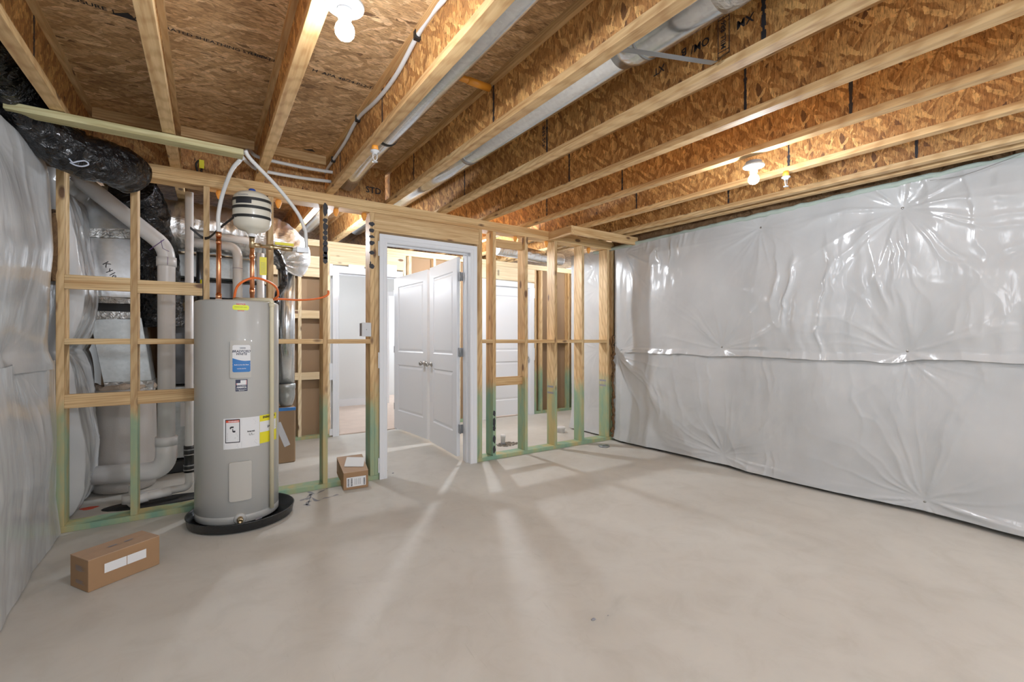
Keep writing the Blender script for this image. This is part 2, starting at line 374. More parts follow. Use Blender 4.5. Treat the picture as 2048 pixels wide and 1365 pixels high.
# ------------------------------------------------------------------ front partition (2x6)
YW=3.98; YB=4.12
fr=root('stud_partition',(1.8,4.05,0),'open wooden stud partition across the room, its lower half stained green, around the front doorway','partition')
PT=2.385
def platez(x): return 0
MB().box(-.436,4.30,YW,YB,PT+.0,CZ(4.)+.0).build('top_plate','wx',fr,bevel=.002)
MB().box(-.436,4.30,YW,YB,PT-.038,PT-.001).build('top_plate','wx',fr,bevel=.002)
MB().box(-.80,1.255,YW,YB,0,.038).build('bottom_plate','gx',fr,bevel=.002)
MB().box(2.235,4.24,YW,YB,0,.038).build('bottom_plate','gx',fr,bevel=.002)
studs=[-.757,-.395,.013,.428,.829,1.217,2.307,2.471,2.876,3.286,3.697,4.114]
ZT=PT-.039
for x in studs:
    MB().box(x-.038,x,YW,YB,.039,ZT).build('stud','gz',fr,bevel=.002)
MB().box(4.17,4.208,YW+.01,YB,.039,ZT).build('stud','gz',fr,bevel=.002)
MB().box(1.218,1.256,YW,YB,.039,2.19).build('stud','gz',fr,bevel=.002)      # jack
MB().box(2.241,2.268,YW+.002,YB,.039,2.19).build('stud','gz',fr,bevel=.002)
MB().box(1.218,2.268,YW,YB,2.19,ZT-.001).build('header','wx',fr,bevel=.002)
# noggins at camera height
xs=[-.795]+studs
seg=[(-.757,-.433),(-.395,-.025),(.013,.39),(.428,.791),(.829,1.179),(2.307,2.433),(2.471,2.838),(2.876,3.248),(3.286,3.659),(3.697,4.076)]
for a,b in seg: MB().box(a,b,YW,YB,1.198,1.236).build('blocking','wx',fr,bevel=.002)
for a,b,z0,z1 in [(-.757,-.433,1.555,1.645),(-.395,-.03,1.548,1.637),(-.757,-.433,.79,.878),(-.395,-.025,.79,.878)]:
    MB().box(a,b,YW,YW+.038,z0,z1).build('blocking','wx',fr,bevel=.002)
MB().box(2.471,2.838,YW+.05,YW+.088,2.205,2.29).build('blocking','wx',fr,bevel=.002)
MB().box(2.471,2.838,YW+.05,YW+.088,.75,.84).build('blocking','wx',fr,bevel=.002)
# painted / inked marks on two studs
def blob(mb,px,py,w,h,yy,seed):
    q=onY(px,py,yy); rr=random.Random(seed); D=float(np.dot(q-CAM,dv)); sx=D/F/ (rv[0]+ (1024-px)/F*dv[0]) ; pts=[]
    for k in range(14):
        a=2*math.pi*k/14; e=.8+.35*rr.random(); pts.append((q[0]+math.cos(a)*w*sx/2*e,yy,q[2]+math.sin(a)*h*D/F/2*e))
    mb.poly(pts)
mb=MB()
for k,(py,h) in enumerate([(419,22),(442,8),(454,13),(466,9),(477,10),(488,9),(500,16),(512,14),(521,13)]): blob(mb,650.7,py,10,h*1.25,YW-.001,k)
for k,(py,h) in enumerate([(449,9),(462,9),(474,6),(487,10),(506,8),(527,7),(533,10)]): blob(mb,743.5 if k!=5 else 741,py,11 if k!=5 else 3,h,YW-.001,k+20)
mb.build('ink_mark','ink',fr)
mb=MB()
for k,(py,h) in enumerate([(828,12),(845,18),(858,12),(880,16),(900,15)]): blob(mb,988.5,py,5.5,h,YW-.001,k+50)
mb.build('ink_mark','ink',fr)
for x,zs in [(3.286,(.69,.62)),(4.114,(.72,.66))]:
    mb=MB()
    for z in zs: mb.box(x-.0395,x-.0385,YW+.02,YB-.01,z,z+.022)
    mb.build('ink_mark','grey',fr)
# treated board under the joists at left, framing pieces at right
o=MB().bbox(-.85,.188,3.30,3.389,2.386,2.424,.002).build('ceiling_board','tx'); tag(o,'pale greenish treated board fixed flat across the undersides of the left joists','board')
o=MB().box(3.20,4.20,3.60,3.638,2.345,2.433).build('framing_board','wx'); tag(o,'short board under the joists running to the right wall, its end stained green','board')
o=MB().box(3.16,3.198,3.60,3.975,2.345,2.433).build('framing_block','wy'); tag(o,'short block joining the partition top plate to the board by the right wall','board')
# orange foam plugs
oo=['behind the left white tube','behind the white tube right of the expansion tank','above the marked stud','at the stud left of the front doorway','right of the doorway above the first gap','right of the doorway above the second gap','nearest the right wall']
for k,(px,py) in enumerate([(439,402),(557,413),(672,429),(728,436),(1030,481),(1092,489),(1177,501)]):
    q=onY(px,py,4.05); mb=MB(); prof=[(.001,.0),(.018,.0),(.024,-.02),(.017,-.045),(.012,-.06),(.001,-.068)]
    mb.lathe(prof,(q[0],4.05,PT-.0385)); o=mb.build('foam_plug','foam'); tag(o,'orange foam plug under the top plate '+oo[k],'foam plug','orange fire foam plugs')

# ------------------------------------------------------------------ doors
def door_leaf(parent,h,e,z0,z1,t=.035,knob=None):
    h=Vector((h[0],h[1],0)); e=Vector((e[0],e[1],0)); u=(e-h).normalized(); W=(e-h).length; n=Vector((u.y,-u.x,0))
    Ht=z1-z0
    st=.11; panels=[(st,W-st,.24,.86),(st,W-st,1.03,Ht-.13)]
    mb=MB()
    def P(a,z,d): return h+u*a+n*d+Vector((0,0,z0+z))
    for sgn in (1,-1):
        D=lambda x: sgn*(t/2-x)
        rects=[(0,st,0,Ht),(W-st,W,0,Ht),(st,W-st,0,panels[0][2]),(st,W-st,panels[0][3],panels[1][2]),(st,W-st,panels[1][3],Ht)]
        for a,b,c_,d_ in rects: mb.add([P(a,c_,D(0)),P(b,c_,D(0)),P(b,d_,D(0)),P(a,d_,D(0))],[(0,1,2,3)])
        for a,b,c_,d_ in panels:
            rings=[]
            for ins,dep in ((0,0),(.012,.009),(.022,.009),(.045,.003)):
                rings.append([P(a+ins,c_+ins,D(dep)),P(b-ins,c_+ins,D(dep)),P(b-ins,d_-ins,D(dep)),P(a+ins,d_-ins,D(dep))])
            for k in range(3):
                for i in range(4):
                    j=(i+1)%4; mb.add([rings[k][i],rings[k][j],rings[k+1][j],rings[k+1][i]],[(0,1,2,3)])
            mb.add(rings[3],[(0,1,2,3)])
    for a0,a1,b0,b1 in ((0,0,0,Ht),(W,W,0,Ht)): mb.add([P(a0,b0,t/2),P(a0,b0,-t/2),P(a0,b1,-t/2),P(a0,b1,t/2)],[(0,1,2,3)])
    for z in (0,Ht): mb.add([P(0,z,t/2),P(W,z,t/2),P(W,z,-t/2),P(0,z,-t/2)],[(0,1,2,3)])
    slab=mb.build('door_slab','white',parent)
    kz=.95-z0; kp=h+u*(W-.065)+Vector((0,0,z0+kz))
    for sgn in (1,-1):
        kb=MB().lathe([(.001,.0),(.030,.0),(.032,.004),(.028,.010),(.012,.012),(.011,.035),(.022,.042),(.028,.052),(.027,.064),(.018,.071),(.001,.073)],kp+n*sgn*(t/2+.0005),n*sgn,20)
        kb.build('knob','nick',slab)
    return slab
def hinge(parent,x,y,z,dx):
    mb=MB().box(x,x+dx,y,y+.003,z,z+.09).tube([(x,y-.004,z-.002),(x,y-.004,z+.092)],.006,10)
    mb.box(x-.003,x,y,y+.035,z,z+.09); mb.build('hinge','steel',parent)
def casing(parent,xi0,xi1,zt,y,out,wd=.07,name='casing'):
    """mitred flat casing with a stepped profile; out=-1 faces the camera side"""
    prof=[(0,.0),(0,.009),(.012,.013),(.030,.013),(.036,.016),(wd,.018),(wd,0)]
    mb=MB(); path=[(xi0,0,-1,0),(xi0,zt,-1,1),(xi1,zt,1,1),(xi1,0,1,0)]
    L=[]
    for (x,z,ox,oz) in path:
        for a,d in prof: L.append((x+ox*a,y+out*d,z+oz*a))
    n=len(prof); fs=[]
    for i in range(3):
        for k in range(n): j=(k+1)%n; fs.append((i*n+k,i*n+j,(i+1)*n+j,(i+1)*n+k))
    fs.append(tuple(range(n))); fs.append(tuple(3*n+k for k in range(n)))
    mb.add(L,fs); return mb.build(name,'white',parent)
def jamb(parent,xi0,xi1,zt,y0,y1,t=.018):
    mb=MB().box(xi0-t,xi0,y0,y1,0,zt+t).box(xi1,xi1+t,y0,y1,0,zt+t).box(xi0,xi1,y0,y1,zt,zt+t)
    s=.012; ym=(y0+y1)/2
    mb.box(xi0,xi0+s,ym-.02,ym+.015,0,zt).box(xi1-s,xi1,ym-.02,ym+.015,0,zt).box(xi0+s,xi1-s,ym-.02,ym+.015,zt-s,zt)
    return mb.build('jamb','white',parent)
d1=root('door_1',(1.75,4.05,0),'white two-panel door hinged on the right of the front doorway, swung open into the back room','door',kind='structure')
casing(d1,1.327,2.167,2.095,YW-.002,-1); casing(d1,1.327,2.167,2.095,YB+.002,1); jamb(d1,1.327,2.167,2.095,YW-.001,YB+.001)
door_leaf(d1,(2.125,4.15),(2.185,4.965),.045,2.075)
for z in (.28,1.06,1.83): hinge(d1,2.128,4.118,z,.034)
for z0,z1 in ((.06,.19),(.98,1.12),(1.97,2.10)): MB().box(1.247,1.2565,YW-.012,YW-.0005,z0,z1).build('shim','white',d1)
# back partition
Y2=6.08; Y2b=6.17
bk=root('stud_partition',(2.5,6.12,0),'rear wooden stud partition behind the back room, with brown drywall backing on its left part','partition')
PB=CZ(6.1)
MB().box(-.9,5.85,Y2,Y2b,PB-.038,PB).build('top_plate','palex',bk,bevel=.002)
MB().box(-.9,5.85,Y2,Y2b,PB-.077,PB-.039).build('top_plate','palex',bk,bevel=.002)
for a,b in [(-.9,1.30),(2.30,3.50),(4.53,5.85)]: MB().box(a,b,Y2,Y2b,0,.038).build('bottom_plate','gx',bk,bevel=.002)
for x in [-.6,-.2,.2,.60,.96,1.22,1.295,2.30,2.38,2.75,3.15,3.44,3.495,4.57,4.70,4.98,5.30,5.40,5.62,5.84]:
    MB().box(x-.038,x,Y2,Y2b,.039,PB-.078).build('stud','pale' if x<4.5 else 'gz',bk,bevel=.002)
for a,b,z0,z1 in [(.60,.922,.74,.83),(.60,.922,1.50,1.60),(.60,.922,2.02,2.13),(.60,.922,2.135,2.28),(.96,1.182,.74,.83),(.96,1.182,1.50,1.60),(.96,1.182,2.02,2.13),(.96,1.182,2.135,2.28),(.60,.922,1.19,1.228),(.96,1.182,1.19,1.228)]:
    MB().box(a,b,Y2+.0,Y2+.038,z0,z1).build('blocking','palex',bk,bevel=.002)
for a,b in [(4.57,4.662),(4.70,4.942),(4.98,5.262),(5.40,5.582),(2.38,2.712),(2.75,3.112)]: MB().box(a,b,Y2,Y2b,1.198,1.236).build('blocking','palex',bk)
MB().box(1.295,2.262,Y2,Y2b,2.20,PB-.079).build('header','palex',bk); MB().box(3.495,4.532,Y2,Y2b,2.20,PB-.079).build('header','palex',bk)
mb=MB()
for x0,st in ((3.82,'IIIIIIII'),(4.22,'SPF 2x10')): text(mb,st,.045,lambda u,v,x0=x0:(x0-v,Y2-.001,2.30+u))
mb.build('ink_mark','ink',bk)
MB().box(-.9,1.22,Y2b+.001,Y2b+.013,.0,2.44).build('drywall','brown',bk); MB().box(2.33,3.40,Y2b+.001,Y2b+.013,.0,2.44).build('drywall','brown',bk)
MB().box(4.6,5.85,Y2b+.001,Y2b+.013,.0,2.44).build('drywall','brown',bk)
d2=root('door_2',(1.75,6.1,0),'white two-panel door standing open at the rear doorway to the carpeted hall','door',kind='structure')
casing(d2,1.40,2.17,2.095,Y2-.002,-1,.078); casing(d2,1.40,2.17,2.095,Y2b+.015,1); jamb(d2,1.40,2.17,2.095,Y2-.001,Y2b+.014)
door_leaf(d2,(2.135,6.03),(2.20,5.075),.045,2.075)
for z in (.28,1.06,1.83): hinge(d2,2.137,Y2-.006,z,.03)
for px0,px1,py0,py1 in [(640,648,631,646),(656,664,728,761),(656,664,860,872),(657,664,528,552)]:
    a=onY(px0,py0,Y2-.012); b=onY(px1,py1,Y2-.012)
    if px0>650: MB().box(1.285,1.322,Y2-.014,Y2-.001,b[2],a[2]).build('shim','white',d2)
MB().box(1.52,1.72,Y2-.016,Y2-.0005,2.172,2.215).build('shim','white',d2); MB().box(2.02,2.16,Y2-.016,Y2-.0005,2.172,2.26).build('shim','white',d2)
d3=root('door_3',(4.0,6.1,0),'closed white two-panel door in the rear partition, seen between the right hand studs','door',kind='structure')
casing(d3,3.60,4.43,2.095,Y2-.002,-1,.08); jamb(d3,3.60,4.43,2.095,Y2-.001,Y2b+.014)
door_leaf(d3,(3.605,6.125),(4.425,6.125),.03,2.08)
for z in (.28,1.06,1.83): hinge(d3,3.602,6.10,z,.01)
MB().box(4.505,4.525,Y2-.014,Y2-.001,1.93,2.1).build('shim','white',d3); MB().box(4.505,4.525,Y2-.014,Y2-.001,.9,1.1).build('shim','white',d3)

# hall beyond
h=MB().box(-1.0,6.0,6.12,9.2,-.02,.012).build('floor_hall','carpet'); h.name='floor_2'; tag(h,'beige carpet in the hall beyond the rear doorway','floor',kind='structure')
w=MB().box(-.9,2.93,8.72,8.82,.012,2.44).build('wall_back','wallp'); tag(w,'pale grey painted wall at the far end of the hall','wall',kind='structure')
w=MB().box(2.93,5.9,8.72,8.82,2.12,2.44).build('wall_back_upper','wallp'); w.name='wall_back_2'; tag(w,'pale wall above the far hall opening','wall',kind='structure')
w=MB().box(2.0,6.0,10.0,10.1,0,2.6).build('wall_back_3','wallp'); tag(w,'bright white wall of the room past the far hall opening','wall',kind='structure')
w=MB().box(-1.0,6.0,8.82,10.0,-.02,.008).build('floor_3','carpet'); tag(w,'carpet floor in the bright room past the hall','floor',kind='structure')
w=MB().box(-.9,6.0,6.19,8.72,2.452,2.47).build('ceiling_hall','wallp'); w.name='ceiling_2'; tag(w,'white hall ceiling beyond the rear doorway','ceiling',kind='structure')
b=MB().box(-.9,2.86,8.705,8.72,.012,.14).build('baseboard_back','white'); tag(b,'white baseboard along the far hall wall','baseboard',kind='structure')
t=root('trim_1',(2.93,8.7,0),'white casing around the bright opening at the far end of the hall','trim',kind='structure')
MB().box(2.86,2.945,8.695,8.72,.012,2.18).build('casing','white',t); MB().box(2.945,4.6,8.695,8.72,2.10,2.18).build('casing','white',t)
w=MB().box(-1.0,-.9,6.19,10,0,2.47).build('wall_left_2','wallp'); tag(w,'left wall of the hall','wall',kind='structure')
w=MB().box(6.0,6.1,6.19,10,0,2.6).build('wall_right_2','wallp'); tag(w,'right wall of the hall','wall',kind='structure')

# ------------------------------------------------------------------ plastic faced insulation
def vnoise(x,y,sd,fx,fy):
    rs=np.random.RandomState(sd); T=rs.rand(64,64); X=x*fx; Yy=y*fy
    xi=np.floor(X).astype(int); yi=np.floor(Yy).astype(int); a=X-xi; b=Yy-yi; a=a*a*a*(a*(a*6-15)+10); b=b*b*b*(b*(b*6-15)+10)
    g=lambda i,j:T[i%64,j%64]
    return (g(xi,yi)*(1-a)*(1-b)+g(xi+1,yi)*a*(1-b)+g(xi,yi+1)*(1-a)*b+g(xi+1,yi+1)*a*b)*2-1
def fbm(x,y,sd,fx,fy,o=3):
    r=0;a=1
    for k in range(o): r=r+a*vnoise(x+k*3.3,y+k*1.7,sd+k,fx*2**k,fy*2**k); a*=.5
    return r/1.75
def sheet(name,parent,X0,sgn,y0,y1,z0,z1,nails,seed,bulge=.075,wr=.012,foldamp=.006,edge=None,step=.009,mat='plas',part='sheet',radial=1.0,zwave=None):
    ny=int((y1-y0)/step); nz=int((z1-z0)/step)
    y,z=np.meshgrid(np.linspace(y0,y1,ny+1),np.linspace(z0,z1,nz+1),indexing='ij')
    dmin=np.full(y.shape,9.); wsum=np.zeros(y.shape)
    nzz=fbm(y,z,seed,2.2,2.2)
    for k,nl in enumerate(nails):
        a,b=nl[:2]
        rs=random.Random(seed*31+k)
        dy=y-a; dz=z-b; d=np.sqrt(dy*dy+dz*dz)+1e-6; dmin=np.minimum(dmin,d); th=np.arctan2(dz,dy)
        st_,ln_=(nails[k][2:]+(1.,.42)[len(nails[k])-2:]) if len(nails[k])>2 else (1.,.42)
        amp=st_*np.exp(-(d/ln_)**1.2)*np.clip(d/.05,0,1)
        w=0
        for n_,am,pw in ((5,1.0,3),(9,.8,4),(14,.5,5)):
            ph=rs.random()*6.28; s_=np.abs(np.sin(n_*th/2+ph+nzz*1.1+.9*fbm(th*1.0,d*0+k,seed+k,1.3,1.)+.35*np.log(d+.1)*rs.uniform(-1,1)))
            rnd=.35+.65*(fbm(th+3.2,d*0+n_,seed+k+5,2.1,1)*.5+.5)
            w=w+am*rnd*(1-s_)**pw
        wsum+=amp*w*(.6+.4*rs.random())*np.clip(d/.16,0.15,1)
    puff=1-np.exp(-(dmin/.30)**1.15)
    h=bulge*puff*(.8+.3*fbm(y,z,seed+9,1.1,1.3))+wr*wsum*radial
    # soft vertical drape folds
    wy=y+.10*fbm(y,z,seed+20,1.6,2.2)+.03*fbm(y,z,seed+23,6,5); f=fbm(wy,z,seed+21,7.5,1.1,2); mask=np.clip(fbm(y,z,seed+22,1.3,1.2)*1.6+.35,0,1)*np.clip(dmin/.25,0,1)
    h+=foldamp*(1-np.abs(f))**4*mask*1.9
    h+=.004*fbm(y,z,seed+40,9,4)*puff
    if edge is not None: h=edge(y,z,h)
    Xc=X0+sgn*h
    if zwave is not None: z=z+zwave(y)*np.clip(1-(z-z0)/.2,0,1)
    vs=np.stack([Xc,y,z],-1).reshape(-1,3); idx=np.arange((ny+1)*(nz+1)).reshape(ny+1,nz+1)
    a=idx[:-1,:-1].ravel(); b=idx[1:,:-1].ravel(); c_=idx[1:,1:].ravel(); d_=idx[:-1,1:].ravel(); fs=np.stack([a,b,c_,d_],-1)
    if sgn>0: fs=fs[:,::-1]
    o=np.array(parent['_o']); me=bpy.data.meshes.new(part); me.from_pydata((vs-o).tolist(),[],fs.tolist()); me.update()
    me.polygons.foreach_set('use_smooth',[True]*len(me.polygons)); me.materials.append(M[mat])
    ob=bpy.data.objects.new(part,me); COL.objects.link(ob); ob.parent=parent; ob['_o']=tuple(o)
    return ob
def nailheads(parent,X0,sgn,nails):
    for a,b in [n[:2] for n in nails]: MB().lathe([(.0005,0),(.008,0),(.009,.0015),(.006,.003),(.0005,.0035)],(X0+sgn*.003,a,b),(sgn,0,0),12).build('nail_head','nick',parent)
XR=4.175
up=[(3.78,2.274,1.3,.5),(2.164,2.25,.7,.35),(1.152,2.182,1.7,.62),(.1,2.2,1.2,.6),(2.541,1.161,1.2,.40),(1.124,1.148,1.1,.45),(-.3,1.15),(3.85,1.12,.6,.3)]
lo=[(2.52,.101,1.4,.6),(1.03,.094,1.5,.6),(-.5,.1),(2.541,1.10,.6,.2),(1.124,1.09,.8,.3),(3.9,1.04,1.4,.7),(-.3,1.1)]
ru=root('insulation_blanket',(4.2,1.5,1.1),'upper white plastic-faced insulation sheet on the right wall, creased around its nails','insulation')
def eU(y,z,h):
    t=np.clip((z-2.20)/.13,0,1); h=h*(1-.35*t)
    t2=np.clip((1.14-z)/.06,0,1); h=h+.018*t2                    # lower lip stands proud of the sheet below
    te=np.clip((y-3.72)/.13,0,1); return h*(1-te)+te*.015
sheet('u',ru,XR,-1,-.9,3.93,1.085,2.345,up,3,.075,.019,.014,eU,zwave=lambda y:.008*np.sin(y*2.1)+.018*fbm(y,y*0,77,3.1,1)-.02*np.exp(-((y-1.2)/.12)**2)-.008)
nailheads(ru,XR,-1,[n for n in up if n[0]>.0 and n[0]<3.8])
rl=root('insulation_blanket',(4.2,1.5,0),'lower white plastic-faced insulation sheet on the right wall, reaching the concrete floor','insulation')
def eL(y,z,h):
    te=np.clip((y-3.80)/.15,0,1); h=h*(1-te)+te*.01
    t=np.clip((.16-z)/.15,0,1); h=h+.03*t*(.5+.5*np.sin(y*3.1+1))
    return h
sheet('l',rl,XR,-1,-.9,3.97,.012,1.12,lo,11,.065,.020,.008,eL,zwave=lambda y:.012+.022*np.abs(fbm(y,y*0,78,1.3,1)))
nailheads(rl,XR,-1,[n for n in lo[:2]])
o=MB(); 
# ragged torn edge of batt at the right corner
rr=random.Random(3); prev=None; pts=[]
for k in range(46):
    z=.05+k*.05; pts.append((4.155+rr.uniform(-.012,.012),3.955+rr.uniform(-.012,.012),z*.56))
o.tube(pts,[.018+rr.uniform(-.010,.008) for _ in pts],8); oo_=o.build('insulation_edge','ins'); tag(oo_,'ragged brown fibre edge of the insulation in the right corner by the partition','insulation')
# sheet behind partition on the right
rb=root('insulation_blanket',(4.25,4.4,0),'white plastic-faced insulation seen behind the last stud at the right, loose at the floor','insulation')
def eB(y,z,h):
    t=np.clip((.35-z)/.35,0,1); return h+.05*t*t
sheet('b',rb,4.235,-1,4.13,4.80,.02,2.40,[(4.35,2.2),(4.3,1.9),(4.28,1.12),(4.5,.3)],17,.025,.010,.006,eB)
# sill foam + rim insulation
o=MB(); n=90; ys=[-1+5.3*k/n for k in range(n+1)]; rr=random.Random(5)
o.tube([(4.165+rr.uniform(-.004,.004),y,2.36+rr.uniform(-.006,.006)+.0*y) for y in ys],.023,8); q=o.build('sill_foam','seal'); tag(q,'thin pale green foam strip along the top of the right wall insulation','foam strip')
o=MB(); ny_=140; L=[]; fs=[]
for i in range(ny_+1):
    y=-1+5.0*i/ny_
    for k in range(9):
        z=2.375+k*.035; a=mnoise.noise(Vector((y*6,z*9,1)))*.035; L.append((4.20-.03*math.sin(k/8*3.1)+a,y,z+.021*y*.0+a*.4))
for i in range(ny_):
    for k in range(8): fs.append((i*9+k,(i+1)*9+k,(i+1)*9+k+1,i*9+k+1))
o.add(L,fs,True); q=o.build('rim_insulation','ins'); tag(q,'crumpled dark brown fibre insulation above the right wall, behind the last joists','insulation')
o=MB().tube(bez([onX(1860,362,4.10),onX(1930,350,4.09),onX(2048,307,4.08)],8),.002,6); q=o.build('wire','steel'); tag(q,'thin loose wire along the top of the right wall','wire')
# left wall
XL=-.86
lu=root('insulation_blanket',(-.85,2.8,1.1),'upper white plastic-faced insulation sheet bulging from the left wall','insulation')
def eLU(y,z,h):
    te=np.clip((y-3.62)/.32,0,1); tz=np.clip((z-2.14)/.20,0,1)
    h=h*(1-.0*tz)+.0
    h=h*np.sqrt(np.clip(1-te*te*.95,0,1)); h=h*np.sqrt(np.clip(1-tz**2*.9,0,1)); t2=np.clip((1.16-z)/.08,0,1); return h+.02*t2
sheet('lu',lu,XL,1,.9,3.935,1.05,2.33,[(3.3,1.13),(2.0,1.13),(3.15,2.24),(1.9,2.24)],23,.135,.007,.003,eLU,radial=.8)
ll=root('insulation_blanket',(-.85,2.8,0),'lower white plastic-faced insulation sheet hanging down the left wall to the floor','insulation')
def eLL(y,z,h):
    t=np.clip((.25-z)/.25,0,1); te=np.clip((y-3.6)/.35,0,1)
    return h*(1-te*.5)+.02+.025*t*te+.004*np.abs(np.sin(y*13+2*z))*np.clip(1-z,0,1)+.05*np.clip((3.4-y)/.8,0,1)*np.clip(1-z/1.0,0,1)
sheet('ll',ll,XL,1,.9,3.965,.005,1.10,[(3.4,1.1),(2.2,1.1)],29,.115,.008,.005,eLL,radial=.6)
# batt pillows in mech bay
lb=root('insulation_blanket',(-.85,4.8,0),'lumpy white plastic-faced insulation behind the leftmost stud','insulation')
def eM(y,z,h):
    lump=.11*np.abs(np.sin((z-.02)*math.pi/1.13))**.55*(.75+.25*np.sin(z*5+1)); t=np.clip((y-4.14)/.10,0,1)
    te=np.clip((5.2-y)/.5,0,1)
    return (h+lump+.02)*np.sqrt(t)*1.0*te**.3
sheet('lm',lb,-.87,1,4.14,5.2,.02,2.36,[(4.5,1.13),(4.4,2.3)],37,.08,.014,.01,eM,radial=.8)
o=MB().tube([(-.80,4.0,2.05),(-.81,3.99,1.8),(-.80,4.0,1.6)],[.02,.03,.02],8); q=o.build('insulation_edge','ins'); tag(q,'torn brown fibre edge beside the leftmost stud, high up','insulation')

# ------------------------------------------------------------------ water heater and pan
TC=Vector((.178,3.705,0)); TR=.2525
def cyl(px,py,R=TR):
    v=ray(px,py); a=v[0]**2+v[1]**2; b=-2*(v[0]*TC.x+v[1]*TC.y); c_=TC.x**2+TC.y**2-R*R; t=(-b-math.sqrt(max(0,b*b-4*a*c_)))/(2*a); q=CAM+v*t
    return math.atan2(q[0]-TC.x,-(q[1]-TC.y)),q[2]
def cp(a,z,R): return (TC.x+math.sin(a)*R,TC.y-math.cos(a)*R,z)
wh=root('water_heater',(TC.x,TC.y,0.02),'tall grey electric water heater standing in a black drain pan before the partition','water heater')
zb,zt=.022,1.475
MB().lathe([(.0,zb),(TR-.01,zb),(TR,zb+.01),(TR,zb+.05),(TR-.002,zb+.053),(TR-.002,zb+.056),(TR,zb+.058),(TR,zt),(TR-.004,zt+.010),(TR-.02,zt+.016),(TR*.5,zt+.022),(0.0,zt+.024)],(TC.x,TC.y,0),seg=72).build('tank_body','tank',wh)
def patch(a0,a1,z0,z1,off,round_=0,n=12,th=0):
    mb=MB(); L=[];R=TR+off
    cols=[]
    for i in range(n+1):
        t=i/n; a=a0+(a1-a0)*t; e=min(t,1-t)*(a1-a0)*R; ins=0
        if round_ and e<round_: ins=round_-math.sqrt(max(0,round_**2-(round_-e)**2))
        L+= [cp(a,z0+ins,R),cp(a,z1-ins,R)]
    fs=[(2*i,2*i+2,2*i+3,2*i+1) for i in range(n)]
    mb.add(L,fs,True)
    if th:
        for (idx) in (0,1):
            for i in range(n):
                a,b=L[2*i+idx],L[2*i+2+idx]
                def inn(p): v=Vector((p[0]-TC.x,p[1]-TC.y,0)); v.normalize(); return (TC.x+v.x*(TR-.0),TC.y+v.y*(TR-.0),p[2])
                mb.add([a,b,inn(b),inn(a)],[(0,1,2,3)])
        for i in (0,n):
            a,b=L[2*i],L[2*i+1]
            def inn(p): v=Vector((p[0]-TC.x,p[1]-TC.y,0)); v.normalize(); return (TC.x+v.x*TR,TC.y+v.y*TR,p[2])
            mb.add([a,b,inn(b),inn(a)],[(0,1,2,3)])
    return mb
def rect(px0,py0,px1,py1):
    pm=(px0+px1)/2; a0,_=cyl(px0,(py0+py1)/2); a1,_=cyl(px1,(py0+py1)/2); _,zt_=cyl(pm,py0); _,zb_=cyl(pm,py1); return a0,a1,zb_,zt_
def ctext(mb,st,ac,zc,size,off,al='CENTER',bold=.02,sx=1.,shx=0):
    return text(mb,st,size,lambda x,y:cp(ac+(x+shx*y)/(TR+off),zc+y,TR+off),al,bold,sx)
a0,a1,z0,z1=rect(460.5,682,501.5,757); ac=(a0+a1)/2
cov=patch(a0,a1,z0,z1,.012,.006,12,1).build('access_cover','tankc',wh)
a0,a1,z0,z1=rect(465.5,691,499.5,745); ac=(a0+a1)/2; lw=(a1-a0)*TR
lab=patch(a0,a1,z0,z1,.0128,.006).build('brand_label','wht2',cov)
# blue lower field with a wave edge
mb=MB(); n=16; L=[]; hh=z1-z0
for i in range(n+1):
    t=i/n; a=a0+(a1-a0)*t; top=z0+hh*(.52-.13*math.sin(min(1,t*1.25)*math.pi/2)+.03*t); ins=.006-math.sqrt(max(0,.006**2-(.006-min(min(t,1-t)*lw,.006))**2))
    L+=[cp(a,z0+ins,TR+.0132),cp(a,top,TR+.0132)]
mb.add(L,[(2*i,2*i+2,2*i+3,2*i+1) for i in range(n)],True).build('blue_field','blue',lab)
mb=MB(); ctext(mb,'BRADFORD',ac,z0+hh*.765,.021,.0136,bold=.03,sx=.95,shx=.2); ctext(mb,'WHITE',ac,z0+hh*.665,.021,.0136,bold=.03,sx=.95,shx=.2)
for k in range(3): mb.add([cp(ac-.006/TR-k*.0,z0+hh*(.86+k*.02),TR+.0136),cp(ac+.022/TR,z0+hh*(.86+k*.02),TR+.0136),cp(ac+.022/TR,z0+hh*(.87+k*.02),TR+.0136),cp(ac-.012/TR,z0+hh*(.87+k*.02),TR+.0136)],[(0,1,2,3)])
mb.build('lettering','navy',lab)
mb=MB(); ctext(mb,'Built to be the Best',ac,z0+hh*.27,.0105,.0138,bold=.02,sx=1.); ctext(mb,'WATER HEATER',ac,z0+hh*.125,.007,.0138); 
for zz in (.33,.225): mb.add([cp(a0,z0+hh*zz,TR+.0138),cp(a1,z0+hh*zz,TR+.0138),cp(a1,z0+hh*zz+.001,TR+.0138),cp(a0,z0+hh*zz+.001,TR+.0138)],[(0,1,2,3)])
mb.build('lettering','wht2',lab)
